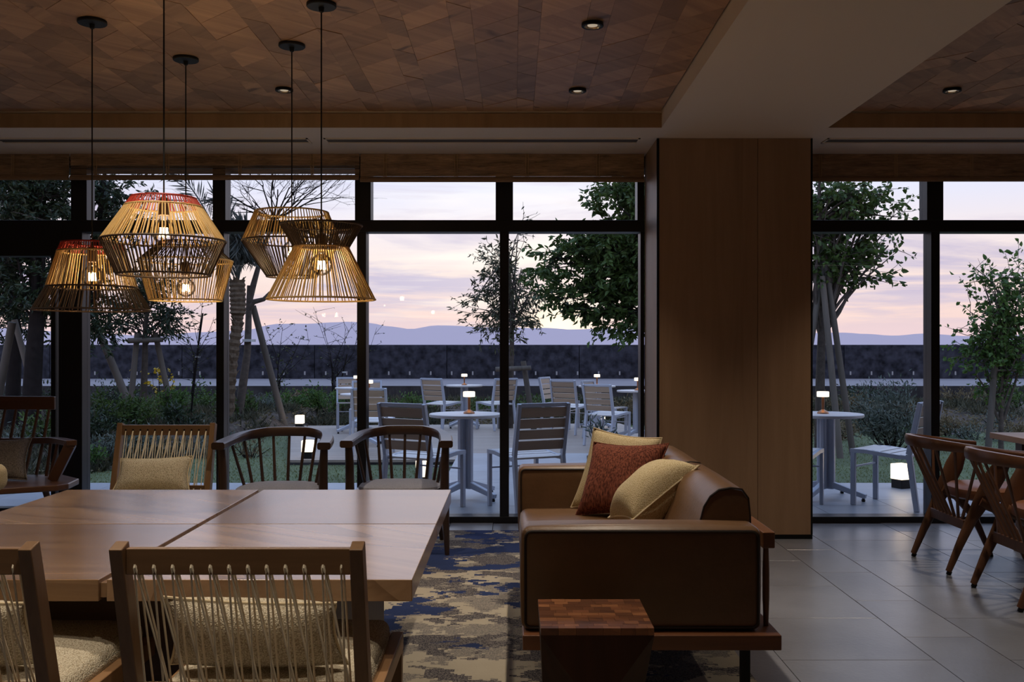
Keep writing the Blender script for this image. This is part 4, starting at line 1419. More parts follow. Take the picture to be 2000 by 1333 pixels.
# deck: tapering platform of long boards
DFL, DFR, DBR, DBL = Vector((-2.62, 11.5)), Vector((2.55, 11.62)), Vector((1.84, 17.0)), Vector((-3.75, 16.45))
deck = thing('timber_deck', None, None, (0, 14, ZD), kind='structure')
nb = 40
for k in range(nb):
    a, b = (k + 0.012) / nb, (k + 0.985) / nb
    p = [DFL.lerp(DBL, a), DFR.lerp(DBR, a), DFR.lerp(DBR, b), DFL.lerp(DBL, b)]
    c = (p[0] + p[1] + p[2] + p[3]) / 4
    MB().hexa([(q.x - c.x, q.y - c.y, -0.03) for q in p] + [(q.x - c.x, q.y - c.y, 0) for q in p]).build('board', 'deck', deck).location = (c.x, c.y - 14, 0)
p = [DFL, DFR, DBR, DBL]
MB().hexa([(q.x, q.y - 14, -0.20) for q in p] + [(q.x, q.y - 14, -0.031) for q in p]).build('frame', 'retain', deck)

lawn = MB().box(-26, 26, 9.001, 24.0, -0.4, ZL).build('lawn', 'lawn')
tag(lawn, kind='structure')


def bed_edge(x):
    tab = [(-26, 9.2), (-9, 9.3), (-5.2, 10.2), (-4.5, 11.0), (-4.2, 12.5), (-3.9, 14.6), (-3.4, 16.9), (0, 17.5), (3, 17.2), (5, 16.3), (9, 15.6), (26, 15.2)]
    for (a, b), (c, d) in zip(tab, tab[1:]):
        if a <= x <= c:
            return b + (d - b) * (x - a) / (c - a)
    return 17


def bed_z(x, y):
    d = y - bed_edge(x)
    s = max(0, min(1, d / 2.4))
    s = s * s * (3 - 2 * s)
    return ZL - 0.03 + 0.05 * min(1, max(0, d) / 0.15) + 0.22 * s - 0.34 * max(0, min(1, (y - 20.0) / 3.5)) + (0.05 * noise.noise(Vector((x * .9, y * .9, 0))) + 0.025 * noise.noise(Vector((x * 3, y * 3, 5)))) * min(1, max(0, d) * 2)


nx, ny = 130, 64
vs, fs = [], []
for j in range(ny + 1):
    for i in range(nx + 1):
        x = -16 + 32 * i / nx
        e = bed_edge(x)
        y = e + (24.0 - e) * (j / ny) ** 1.3
        vs.append((x, y, bed_z(x, y)))
for j in range(ny):
    for i in range(nx):
        a = j * (nx + 1) + i
        fs.append((a, a + 1, a + nx + 2, a + nx + 1))
bed = tag(MB().add(vs, fs).build('planting_bed', 'mulch', smooth=True, angle=180), kind='structure')

rd = MB().box(-30, 30, 24.0, 30.2, -0.5, 0.275).build('road', 'road')
tag(rd, kind='structure')
MB().box(-30, 30, 23.9, 23.999, -0.5, 0.285).build('retaining_edge', 'retain', rd)
sw = thing('sea_wall', None, None, (0, 29.7, 0.275), kind='structure')
x = -26.0
while x < 26:
    MB().box(x - 0 + 0.01, x + 3.99, 0, 0.5, 0.0, 1.022).build('wall_panel', 'seawall', sw)
    x += 4.0
pm = mat_mesh(MB().box(-0.022, 0.022, -0.012, 0, -0.055, 0.055), 'drain_plate', 'plate')
x = -15.8
while x < 15.8:
    put(pm, 'drain_plate', sw, (x, 0, 0.165))
    x += 0.634
tag(MB().box(-1500, 1500, 30.8, 1600, -4, -3).build('sea', 'sea'), kind='structure')
ridge = [(-900, 655), (-300, 650), (0, 641), (170, 652), (300, 656), (400, 649), (470, 646), (545, 633), (590, 633), (650, 630), (685, 629), (720, 631), (760, 638), (800, 643), (850, 636), (900, 637), (950, 640), (1000, 640), (1060, 641), (1120, 644), (1180, 642), (1250, 641), (1400, 640), (1590, 651), (1640, 650), (1700, 653), (1750, 656), (1800, 652), (1900, 657), (2000, 655), (2400, 645), (3000, 655)]
vs, fs = [], []
DH = 900
npt = 260
for i in range(npt + 1):
    px = -900 + 3900 * i / npt
    for (a, b), (c, d) in zip(ridge, ridge[1:]):
        if a <= px <= c:
            u = (px - a) / (c - a)
            u = u * u * (3 - 2 * u)
            py = b + (d - b) * u
            break
    py += 0.9 * noise.noise(Vector((px * .02, 0, 3))) + 0.5 * noise.noise(Vector((px * .07, 1, 3)))
    top = at(px, py, DH)
    vs += [(top.x * 0.8, DH * 0.8, -3.2), (top.x * 0.93, DH * 0.93, top.z * 0.55 + 2.5 * noise.noise(Vector((px * .013, 4, 1)))), tuple(top), (top.x * 1.2, DH * 1.2, -3.2)]
for i in range(npt):
    for k in range(3):
        a = i * 4 + k
        fs.append((a, a + 4, a + 5, a + 1))
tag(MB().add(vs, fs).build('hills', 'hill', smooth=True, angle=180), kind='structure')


# ------------------------------------------------------------------ outdoor furniture
def outdoor_chair(name, label, loc, rz, group):
    """local: +Y is forward"""
    t = thing(name, label, 'chair', loc, rz, group)
    hw_ = 0.205
    for s in (-1, 1):
        x = s * hw_
        m = MB()
        # rear leg continues as the back upright
        m.bar((x, -0.275, 0.0), (x, -0.215, 0.43), 0.028, 0.040, 0.028, 0.046)
        m.bar((x, -0.2155, 0.428), (x, -0.300, 0.825), 0.028, 0.046, 0.028, 0.036)
        m.build('back_upright', 'alu', t, bevel=0.004)
        MB().bar((x, 0.225, 0.0), (x, 0.225, 0.412), 0.028, 0.040).build('leg', 'alu', t, bevel=0.004)
        m = MB()
        cv = [(0.247, 0.427), (0.12, 0.428), (-0.02, 0.415), (-0.14, 0.405), (-0.20, 0.405)]
        for (y0, z0), (y1, z1) in zip(cv, cv[1:]):
            m.bar((x, y0, z0), (x, y1, z1), 0.028, 0.030)
        m.build('side_rail', 'alu', t)
    MB().bar((-hw_ + 0.014, 0.225, 0.30), (hw_ - 0.014, 0.225, 0.30), 0.018, 0.012, side=(0, 1, 0)).build('stretcher', 'alu', t)
    MB().bar((-hw_ + 0.014, -0.292, 0.813), (hw_ - 0.014, -0.292, 0.813), 0.030, 0.030, side=(0, 0, 1)).build('top_rail', 'alu', t, bevel=0.004)
    for k in range(4):
        z = 0.758 - k * 0.083
        y = -0.2155 - 0.0845 * (z - 0.428) / 0.397
        MB().bar((-hw_ + 0.015, y, z), (hw_ - 0.015, y, z), 0.071, 0.016, side=(0, -0.21, 1)).build('back_slat', 'slat', t)
    for k in range(6):
        y = 0.20 - k * 0.075
        z = 0.434 if y > 0.08 else 0.434 - 0.022 * min(1, (0.08 - y) / 0.2)
        MB().bar((-hw_ + 0.015, y, z), (hw_ - 0.015, y, z), 0.062, 0.014, side=(0, 1, 0.1)).build('seat_slat', 'seat_slat', t)
    return t


GO = 'slatted outdoor chairs'
oc = outdoor_chair('slatted_chair', 'grey slatted outdoor chair just outside the glass, left of the round table with a lamp', (-0.68, 7.56, 0), R(-30), GO)
CH = [((0.10, 7.60, 0), 26, 'grey slatted outdoor chair just outside the glass, seen over the sofa arm'),
      ((2.15, 7.68, 0), -30, 'grey slatted outdoor chair mostly hidden behind the wooden column, only a front leg showing'),
      ((2.99, 7.75, 0), 46, 'grey slatted outdoor chair beside the lit cube lantern, right window'),
      ((-1.12, 15.75, ZD), -35, 'grey slatted chair on the deck, left of the farther round table with a lamp'),
      ((-0.28, 15.75, ZD), 35, 'grey slatted chair on the deck behind the window mullion, right of the farther lamp table'),
      ((1.28, 13.28, ZD), -35, 'grey slatted chair on the deck, right-most one beside the column'),
      ((0.90, 15.0, ZD), -32, 'grey slatted chair with its back to the room, middle of the right deck cluster'),
      ((0.78, 16.0, ZD), -115, 'grey slatted chair turned sideways at the deck back, left in right cluster'),
      ((1.36, 14.35, ZD), -118, 'grey slatted chair on the deck turned sideways behind the right-most one'),
      ((-2.60, 15.75, ZD), 192, 'grey slatted chair on the deck, farthest left of the left cluster'),
      ((-2.12, 14.15, ZD), 185, 'grey slatted chair on the deck, middle one of the left cluster'),
      ((-1.72, 12.15, ZD), -4, 'grey slatted chair on the deck, nearest of the left cluster beside the mullion')]
for loc, a, lab in CH:
    copy_tree(oc, loc, R(a), lab)


def outdoor_table(label, loc, rz=R(-42)):
    t = thing('round_table', label, 'table', loc, rz, 'round outdoor pedestal tables')
    zt = 0.695
    MB().lathe([(0.285, zt - 0.026), (0.297, zt - 0.024), (0.30, zt - 0.018), (0.30, zt - 0.004), (0.296, zt)], 48).build('tabletop', 'tabletop_out', t, smooth=True)
    MB().bar((0, 0, 0.075), (0, 0, 0.668), 0.15, 0.052).build('column', 'alu', t, bevel=0.018, seg=3)
    MB().bar((0, 0, 0.075), (0, 0, 0.668), 0.052, 0.15).build('column', 'alu', t, bevel=0.018, seg=3)
    for k in range(4):
        a = R(90 * k)
        c, s = math.cos(a), math.sin(a)
        ft = MB().bar((0.05 * c, 0.05 * s, 0.115), (0.335 * c, 0.335 * s, 0.042), 0.045, 0.052, 0.042, 0.036, side=(-s, c, 0)).build('foot', 'alu', t, bevel=0.005)
        MB().tube([(0.315 * c, 0.315 * s, 0.03), (0.315 * c, 0.315 * s, 0.012), (0.315 * c, 0.315 * s, 0.0)], [0.008, 0.016, 0.014], 10).build('glide', 'black', ft)
    return t


ot = outdoor_table('round grey pedestal table with a lit lamp, nearest one left of the column', (-0.393, 8.12, 0))
for loc, lab in (((2.585, 8.12, 0), 'round grey pedestal table outside the right window with a small lit lamp'),
                 ((-0.80, 16.15, ZD), 'round table on the deck behind the nearest lamp table'),
                 ((1.358, 15.9, ZD), 'round table at the back of the deck, in the right chair cluster'),
                 ((1.80, 14.2, ZD), 'round table on the deck half hidden by the wooden column'),
                 ((-2.45, 15.2, ZD), 'round table on the deck, farther one of the left cluster'),
                 ((-2.02, 13.2, ZD), 'round table on the deck, nearer one of the left cluster')):
    copy_tree(ot, loc, R(-42), lab)


def table_lamp(label, loc):
    t = thing('table_lamp', label, 'lamp', loc, 0, 'cordless lamps on the outdoor tables')
    MB().lathe([(0.047, 0.0), (0.047, 0.008), (0.038, 0.018), (0.022, 0.026), (0.012, 0.034)], 24).build('base', 'copper', t, smooth=True)
    MB().lathe([(0.010, 0.034), (0.010, 0.138)], 16).build('stem', 'copper', t, smooth=True)
    MB().lathe([(0.042, 0.138), (0.048, 0.139), (0.049, 0.142), (0.049, 0.178), (0.046, 0.182)], 28).build('shade', 'lamp_white', t, smooth=True)
    return t


tl = table_lamp('small lit lamp on the nearest outdoor table left of the column', (-0.363, 8.12, 0.695))
for loc, lab in (((2.56, 8.12, 0.695), 'small lit lamp on the outdoor table in the right window'),
                 ((-0.80, 16.15, 0.615), 'small lit lamp on the deck table behind the nearest lamp table'),
                 ((1.358, 15.9, 0.615), 'small lit lamp in the right chair cluster, standing at the back of the deck'),
                 ((1.80, 14.2, 0.615), 'small lit lamp on the deck table half hidden by the wooden column'),
                 ((-2.415, 15.2, 0.615), 'small lit lamp on the deck just left of the window mullion'),
                 ((-1.93, 13.2, 0.615), 'small lit lamp on the deck just right of the window mullion')):
    copy_tree(tl, loc, 0, lab)


def lantern(label, loc, rz):
    t = thing('cube_lantern', label, 'lantern', loc, rz, 'lit cube lanterns on the ground')
    MB().box(-0.06, 0.06, -0.06, 0.06, 0.0, 0.078).build('base', 'black', t, bevel=0.003)
    MB().box(-0.065, 0.065, -0.065, 0.065, 0.079, 0.212).build('glass_cube', 'lamp_white', t, bevel=0.004)
    ld = bpy.data.lights.new('lantern_light', 'POINT')
    ld.energy = 1.6
    ld.color = (1.0, 0.72, 0.42)
    ld.shadow_soft_size = 0.06
    lo = bpy.data.objects.new('lantern_light', ld)
    COL.objects.link(lo)
    lo.parent = t
    lo.location = (0, 0, 0.245)
    return t


lantern('lit cube lantern on the back left corner of the deck', (-3.46, 15.95, ZD), 0)
lantern('lit cube lantern on the front left corner of the deck', (-2.44, 11.68, ZD), 0)
lantern('lit cube lantern at the back of the deck, glimpsed under the right chair cluster', (1.50, 16.75, ZD), 0)
lantern('lit cube lantern on the terrace edge behind the spindle armchair', (-0.81, 8.86, 0), R(8))
lantern('lit cube lantern on the terrace in the right window', (3.43, 8.68, 0), R(24))


# ------------------------------------------------------------------ plants
def leaf_cloud(name, mat, parent, pos, dirs, length, width, droop=0.0, curl=0.25):
    """many folded pointed leaves: 6 vertices, 4 triangles each"""
    pos = np.asarray(pos, float)
    d = np.asarray(dirs, float)
    n = len(pos)
    d[:, 2] -= droop
    d /= np.linalg.norm(d, axis=1)[:, None] + 1e-9
    r = rng.normal(size=(n, 3))
    sd_ = np.cross(d, r)
    sd_ /= np.linalg.norm(sd_, axis=1)[:, None] + 1e-9
    up = np.cross(sd_, d)
    L = (length * rng.uniform(0.65, 1.25, n))[:, None]
    W = L * (width / length)
    v = np.empty((n, 6, 3))
    v[:, 0] = pos
    v[:, 1] = pos + d * L * 0.38 + sd_ * W * 0.5 + up * W * curl
    v[:, 2] = pos + d * L * 0.72 + sd_ * W * 0.36 + up * W * curl * 0.5 - up * L * 0.05
    v[:, 3] = pos + d * L - up * L * 0.14
    v[:, 4] = pos + d * L * 0.72 - sd_ * W * 0.36 + up * W * curl * 0.5 - up * L * 0.05
    v[:, 5] = pos + d * L * 0.38 - sd_ * W * 0.5 + up * W * curl
    # fold along the midrib: quads either side share base and tip
    q = np.array([[0, 1, 2, 3], [0, 3, 4, 5]])
    faces = (np.arange(n)[:, None, None] * 6 + q[None]).reshape(-1)
    me = bpy.data.meshes.new(name)
    me.vertices.add(n * 6)
    me.vertices.foreach_set('co', v.reshape(-1))
    nf = n * 2
    me.loops.add(nf * 4)
    me.loops.foreach_set('vertex_index', faces.astype(np.int32))
    me.polygons.add(nf)
    me.polygons.foreach_set('loop_start', np.arange(nf, dtype=np.int32) * 4)
    me.polygons.foreach_set('loop_total', np.full(nf, 4, np.int32))
    me.update()
    me.materials.append(MT[mat])
    o = bpy.data.objects.new(name, me)
    COL.objects.link(o)
    o.parent = parent
    return tag(o, kind='stuff')


def limb(m, a, b, r0, r1, wig=0.08, k=5, n=6, sag=0.0):
    a, b = Vector(a), Vector(b)
    L = (b - a).length
    pts = [a]
    off = Vector((random.uniform(-1, 1), random.uniform(-1, 1), random.uniform(-.6, .6))) * wig * L
    off2 = Vector((random.uniform(-1, 1), random.uniform(-1, 1), random.uniform(-.6, .6))) * wig * L * 0.5
    for i in range(1, k):
        u = i / k
        pts.append(a.lerp(b, u) + off * math.sin(math.pi * u) + off2 * math.sin(math.tau * u) + Vector((0, 0, sag * L * math.sin(math.pi * u))))
    pts.append(b)
    m.tube(pts, [r0 + (r1 - r0) * i / k for i in range(k + 1)], n, caps=False)
    return pts


def tree(name, label, cat, d, trunk, blobs, leaf, nleaf, llen, lwid, bark='bark', r_trunk=0.06, limbs=26, droop=0.15, fork=(0.3, 0.95), twig=0.4, ground=None, extra_trunks=(), group=None, ddepth=None, spread=1.0):
    """trunk: pixel path from the ground up at distance d; blobs: (px, py, rx, ry[, weight]) masses of the crown"""
    P0 = [at(px, py, d) for px, py in trunk]
    if ground is not None:
        P0[0].z = ground
    base = P0[0].copy()
    t = thing(name, label, cat, base, 0, group)
    P0 = [p - base for p in P0]
    k = len(P0)
    m = MB()
    m.tube(P0, [r_trunk * (1 - 0.72 * i / (k - 1)) for i in range(k)], 10)
    for ex in extra_trunks:
        E = [at(px, py, d) - base for px, py in ex[0]]
        m.tube(E, [ex[1] * (1 - 0.6 * i / (len(E) - 1)) for i in range(len(E))], 8)
    m.build('trunk', bark, t, smooth=True)
    tot = sum(b[2] * b[3] * (b[4] if len(b) > 4 else 1) for b in blobs)
    bm_ = MB()
    lp, ldr = [], []
    sc = d / F
    for b in blobs:
        c = at(b[0], b[1], d) - base
        rx, rz_ = b[2] * sc, b[3] * sc
        ry = ddepth if ddepth else (rx + rz_) / 2
        share = b[2] * b[3] * (b[4] if len(b) > 4 else 1) / tot
        nl = max(2, round(limbs * share))
        for q in range(nl):
            while True:
                u = Vector((random.uniform(-1, 1), random.uniform(-1, 1), random.uniform(-1, 1)))
                if 0.15 < u.length < 1:
                    break
            end = c + Vector((u.x * rx, u.y * ry, u.z * rz_)) * 0.92
            # fork point on the trunk below the end
            best = fork[0] + (fork[1] - fork[0]) * random.random()
            s_ = best * (k - 1)
            i0 = min(int(s_), k - 2)
            st = P0[i0].lerp(P0[i0 + 1], s_ - i0)
            if st.z > end.z + 0.1:
                st = P0[max(0, i0 - 1)].lerp(P0[i0], 0.5)
            L = (end - st).length
            pts = limb(bm_, st, end, max(0.006, min(r_trunk * 0.42, 0.012 + 0.008 * L)), 0.0035, 0.07, 6, 6, 0.06)
            nt_ = 7
            cnt = nleaf * share / nl
            tips = []
            for w in range(nt_):
                s0 = pts[random.choice((3, 4, 5, 6))]
                dirn = Vector((random.gauss(0, 1) * rx, random.gauss(0, 1) * ry, random.gauss(0, 1) * rz_)).normalized() * twig * random.uniform(0.5, 1.1) * spread
                e2 = s0 + dirn + (end - st).normalized() * 0.10
                tp = limb(bm_, s0, e2, 0.0045, 0.002, 0.06, 3, 4)
                tips.append((s0, e2))
            per = max(1, int(cnt / nt_))
            for s0, e2 in tips:
                dv = (e2 - s0).normalized()
                for w in range(per):
                    u_ = random.uniform(0.15, 1.05)
                    p_ = s0.lerp(e2, u_) + Vector((random.gauss(0, .018), random.gauss(0, .018), random.gauss(0, .018)))
                    lp.append(p_)
                    dd = dv * 0.6 + Vector((random.gauss(0, .6), random.gauss(0, .6), random.gauss(0, .5)))
                    ldr.append(dd)
    if bm_.v:
        tag(bm_.build('branches', bark, t, smooth=True), kind='stuff')
    if lp:
        leaf_cloud('foliage', leaf, t, lp, ldr, llen, lwid, droop)
    return t


def stake(label, a, b, r=0.045, group=None, cross=None):
    a, b = Vector(a), Vector(b)
    t = thing('tree_stake', label, 'stake', a, 0, group)
    MB().tube([(0, 0, 0), (b - a) * 0.5, b - a], [r, r * 0.96, r * 0.9], 10).build('pole', 'stake', t, smooth=True)
    return t


def gz(px, py, d):
    p = at(px, py, d)
    p.z = bed_z(p.x, p.y) - 0.04
    return p


G0 = lambda px, d: bed_z((px - VX) / F * d, d) - 0.03
# far left broadleaf trees
tree('broadleaf_tree', 'dark broadleaf tree with a thick trunk at the far left window, nearest the door stile', 'tree', 12.6, [(58, 790), (66, 700), (74, 600), (66, 500), (70, 400), (74, 320)],
     [(30, 380, 60, 55), (95, 385, 50, 60), (20, 520, 40, 50), (105, 545, 40, 50), (60, 600, 60, 40), (40, 330, 80, 60)], 'leaf_dark', 8200, 0.09, 0.03, 'bark_dark', 0.125, 46, 0.25, ground=G0(58, 12.6), twig=0.5)
tree('broadleaf_tree', 'dark broadleaf tree at the far left window edge with a leaning trunk', 'tree', 14.0, [(22, 780), (30, 660), (20, 560), (-10, 460), (-20, 360)],
     [(-10, 420, 60, 60), (10, 590, 45, 50), (-30, 540, 60, 60), (40, 650, 30, 25), (-40, 340, 80, 60)], 'leaf_dark', 5000, 0.09, 0.03, 'bark_dark', 0.11, 30, 0.25, ground=G0(22, 14.0), twig=0.5)
tree('broadleaf_tree', 'dark broadleaf tree reaching over the pane right of the thick door post', 'tree', 13.2, [(150, 800), (152, 700), (165, 600), (185, 500), (200, 400), (205, 330)],
     [(205, 385, 45, 40), (185, 350, 40, 30), (245, 400, 30, 25), (160, 520, 40, 40), (190, 610, 25, 40), (170, 660, 30, 30), (225, 440, 25, 30), (120, 640, 30, 30)], 'leaf_dark', 4600, 0.09, 0.029, 'bark_dark', 0.085, 36, 0.25, ground=G0(150, 13.2), twig=0.42)
tree('young_tree', 'young leafy tree tied inside a timber stake frame, left pane', 'tree', 15.0, [(279, 785), (283, 700), (284, 640), (292, 560), (296, 500)],
     [(288, 600, 45, 40), (235, 610, 40, 30), (335, 620, 28, 35), (265, 560, 45, 30), (300, 550, 40, 30), (345, 600, 20, 30), (215, 640, 25, 20), (320, 650, 25, 15)], 'leaf_dark', 2600, 0.092, 0.026, 'bark', 0.055, 26, 0.2, ground=G0(279, 15.0), twig=0.36)
GS = 'round timber tree stakes'
stake('leaning timber stake left of the tied young tree', gz(252, 790, 14.8), at(268, 652, 14.9), 0.045, GS)
stake('leaning timber stake right of the tied young tree', gz(340, 785, 15.1), at(303, 650, 14.95), 0.045, GS)
stake('horizontal timber bar of the frame around the young tree', at(250, 666, 14.78), at(318, 664, 14.82), 0.042, GS)
stake('long pale pole leaning across the left pane', gz(275, 800, 14.0), at(186, 632, 13.9), 0.055, GS)
stake('pale pole leaning at the far left behind the settee', gz(88, 780, 13.6), at(28, 625, 13.5), 0.045, GS)
stake('second pale pole leaning at the far left edge', gz(-18, 790, 13.0), at(24, 630, 12.9), 0.055, GS)


def sapling(label, d, base_px, stems, leaf, n, ll, lw, cane=None, group='thin budding saplings', bark='bark_dark'):
    b = gz(base_px, 780, d)
    t = thing('sapling', label, 'sapling', b, 0, group)
    m = MB()
    lp, ld_ = [], []
    for path, r in stems:
        pts = [Vector((0, 0, 0))] + [at(px, py, d + random.uniform(-.25, .25)) - b for px, py in path]
        k = len(pts)
        m.tube(pts, [r * (1 - 0.75 * i / (k - 1)) for i in range(k)], 6, caps=False)
        for i in range(1, k):
            seg = pts[i] - pts[i - 1]
            for q in range(max(1, int(seg.length / 0.13))):
                s0 = pts[i - 1].lerp(pts[i], random.random())
                if s0.z < 0.4:
                    continue
                e = s0 + Vector((random.gauss(0, .22), random.gauss(0, .2), random.uniform(0.02, .3)))
                limb(m, s0, e, 0.004, 0.0018, 0.05, 3, 4)
                for w in range(n):
                    lp.append(s0.lerp(e, random.random()))
                    ld_.append(Vector((random.gauss(0, 1), random.gauss(0, 1), random.gauss(0.3, .6))))
    tag(m.build('stems', bark, t, smooth=True), kind='stuff')
    if lp:
        leaf_cloud('buds', leaf, t, lp, ld_, ll, lw)
    if cane:
        MB().tube([at(cane[0][0], cane[0][1], d - .05) - b, at(cane[1][0], cane[1][1], d - .05) - b], 0.014, 6).build('cane', 'bark_dark', t)
        p = at((cane[0][0] + cane[1][0]) / 2 + 1, (cane[0][1] + cane[1][1]) / 2 + 4, d - .07) - b
        MB().box(p.x - .03, p.x + .03, p.y - .03, p.y + .03, p.z - .012, p.z + .012).build('tie', 'tie', t)
    return t


sapling('thin budding sapling tied to a dark cane, left pane', 15.6, 372, [([(384, 700), (390, 640), (396, 590)], .012), ([(380, 700), (365, 650), (352, 625)], .008), ([(386, 690), (408, 650), (418, 620)], .008), ([(388, 680), (380, 640), (372, 610)], .007)], 'leaf_thin', 4, 0.04, 0.018, ((374, 775), (396, 612)))
sapling('thin budding sapling with upright leafy shoots before the sea wall, beside the palms', 18.0, 542, [([(545, 740), (538, 690), (520, 640)], .012), ([(542, 740), (546, 690), (552, 640)], .011), ([(548, 735), (575, 690), (590, 655)], .011), ([(548, 740), (590, 700), (606, 662)], .010), ([(544, 740), (560, 720), (578, 708)], .009)], 'leaf_thin', 4, 0.055, 0.03)
sapling('thin bare sapling left of the window mullion behind the deck chairs', 18.5, 650, [([(650, 730), (645, 690), (628, 630)], .012), ([(652, 720), (665, 680), (690, 632)], .012), ([(655, 740), (690, 690), (702, 640)], .011), ([(648, 720), (640, 680), (612, 600)], .009), ([(660, 720), (720, 690), (736, 640)], .009), ([(655, 720), (672, 690), (676, 640)], .008)], 'leaf_thin', 2, 0.04, 0.02, ((664, 755), (678, 692)))

# palm with old leaf bases and a tied, upswept crown
pb = gz(446, 815, 15.2)
pt = thing('palm_tree', 'palm with a rough trunk and a tied grey crown, left of the pendant lamps', 'palm', pb)
D = 15.2
path = [(440, 850), (449, 760), (455, 690), (464, 630), (465, 590), (463, 548)]
pts = [Vector((0, 0, -0.1))] + [at(px, py, D) - pb for px, py in path[1:]]
pp = []
for i in range(len(pts) - 1):
    for k in range(9):
        pp.append(pts[i].lerp(pts[i + 1], k / 9))
pp.append(pts[-1])
MB().tube(pp, [0.082 + 0.012 * (1 if i % 2 else -0.4) + (0.035 if i > 30 else 0) for i in range(len(pp))], 12).build('trunk', 'palm_bark', pt, smooth=True, angle=20)
m = MB()
for i in range(110):
    s = random.uniform(0.2, 1.0) * (len(pp) - 1)
    i0 = min(int(s), len(pp) - 2)
    c = pp[i0].lerp(pp[i0 + 1], s - i0)
    a = random.uniform(0, math.tau)
    o = Vector((math.cos(a), math.sin(a), 0))
    m.bar(c + o * 0.075, c + o * random.uniform(.10, .14) + Vector((0, 0, random.uniform(.04, .09))), 0.045, 0.02, 0.012, 0.008, side=(-o.y, o.x, 0))
tag(m.build('old_leaf_bases', 'palm_bark', pt), kind='stuff')
crown = at(465, 548, D) - pb
fr = MB()
lp, ld_ = [], []


def frond(c, end, arch, k=10, nl=34, ll=0.3):
    for i in range(k):
        pass
    prev = None
    spine = []
    for i in range(k + 1):
        u = i / k
        p = c.lerp(end, u) + Vector((0, 0, arch * math.sin(math.pi * u * 0.9)))
        spine.append(p)
    fr.tube(spine, [0.016 * (1 - .85 * i / k) for i in range(k + 1)], 5, caps=False)
    for q in range(nl * 2):
        u = 0.25 + 0.75 * (q // 2) / nl
        s = u * k
        i0 = min(int(s), k - 1)
        p = spine[i0].lerp(spine[i0 + 1], s - i0)
        tv = (spine[i0 + 1] - spine[i0]).normalized()
        sd_ = tv.cross(Vector((0, 1, 0.2))).normalized() * (1 if q % 2 else -1)
        lp.append(p)
        ld_.append(tv * 0.9 + sd_ * 0.7 + Vector((random.gauss(0, .12), random.gauss(0, .2), random.gauss(0, .12) - .1)))


for q in range(26):
    ex, ey = random.uniform(446, 494), random.uniform(458, 515)
    frond(crown, at(ex, ey, D + random.uniform(-.3, .3)) - pb, random.uniform(.15, .5), 10, 30)
for ex, ey in ((438, 520), (444, 545), (500, 520), (505, 500)):
    frond(crown, at(ex, ey, D) - pb, 0.45)
frond(crown, at(256, 368, D) - pb, 0.85, 16, 60)
frond(crown, at(420, 400, D) - pb, 0.4, 12, 40)
tag(fr.build('frond_stalks', 'frond', pt, smooth=True), kind='stuff')
leaf_cloud('frond_leaflets', 'frond', pt, lp, ld_, 0.27, 0.018, 0.1, 0.1)

# pruned bare tree beside the palm
tb_ = gz(463, 815, 15.8)
bt = thing('bare_tree', 'bare pruned tree with spreading twigs above the pendant lamps', 'tree', tb_)
D = 15.8
m = MB()
Pp = lambda px, py, dd=0: at(px, py, D + dd) - tb_
m.tube([Vector((0, 0, -0.1)), Pp(476, 740), Pp(483, 690), Pp(485, 640), Pp(486, 600), Pp(487, 558)], [0.07, 0.066, 0.056, 0.052, 0.046, 0.036], 10)
m.tube([Pp(486, 605), Pp(495, 590), Pp(515, 585), Pp(528, 572)], [0.05, 0.045, 0.035, 0.03], 8)
m.tube([Pp(487, 590), Pp(494, 560), Pp(505, 520), Pp(497, 505), Pp(520, 470), Pp(535, 430)], [0.05, 0.05, 0.04, 0.04, 0.032, 0.026], 8)
m.build('trunk', 'bark', bt, smooth=True)
tw = MB()
random.seed(21)


def bare(p, dirn, L, r, depth):
    e = p + dirn * L
    limb(tw, p, e, r, r * 0.55, 0.05, 4, 5)
    if depth == 0:
        return
    for q in range(3 if depth > 1 else 4):
        u = random.uniform(0.35, 1.0)
        nd = (dirn + Vector((random.gauss(0, .55), random.gauss(0, .4), random.gauss(.1, .4)))).normalized()
        bare(p.lerp(e, u), nd, L * random.uniform(.5, .8), r * 0.5, depth - 1)


src = Pp(535, 430)
for ex, ey in ((545, 350), (575, 345), (640, 350), (600, 375), (480, 380), (505, 340), (455, 400), (620, 320), (530, 330), (390, 340), (660, 370)):
    e = Pp(ex, ey, random.uniform(-.5, .5))
    bare(src, (e - src).normalized(), (e - src).length * 0.75, 0.016, 3)
tag(tw.build('twigs', 'bark_dark', bt, smooth=True), kind='stuff')
MB().box(Pp(478, 665).x, Pp(495, 665).x, -0.14, 0.14, Pp(0, 668).z, Pp(0, 663).z).build('tie', 'tie', bt)
stake('long timber stake leaning on the pruned bare tree beside the palm', gz(556, 790, 16.2), at(494, 598, 15.9), 0.055, GS)

# slim willow-leaved tree behind the central mullion
tree('slim_tree', 'slim narrow-leaved tree behind the centre mullion with a timber support', 'tree', 16.0, [(997, 800), (998, 740), (1000, 660), (999, 600), (992, 530), (990, 470), (988, 440)],
     [(975, 500, 32, 35), (955, 590, 45, 40), (1035, 600, 32, 45), (1000, 560, 40, 55), (945, 635, 35, 30), (1012, 500, 28, 40), (1050, 570, 20, 22), (960, 545, 25, 25), (1020, 640, 40, 20), (920, 600, 20, 20), (1015, 430, 12, 14), (990, 640, 50, 30)], 'leaf_thin', 3000, 0.09, 0.024, 'bark', 0.05, 44, 0.35, ground=G0(997, 16.0), fork=(0.35, 0.98), twig=0.34)
stake('short timber post of the support under the slim tree', gz(1045, 790, 15.8), at(1022, 706, 15.8), 0.05, GS)
stake('second timber post of the support under the slim tree, behind the mullion', gz(978, 790, 15.9), at(986, 706, 15.9), 0.05, GS)
stake('horizontal timber bar supporting the slim tree', at(968, 722, 15.72), at(1037, 719, 15.68), 0.042, GS)

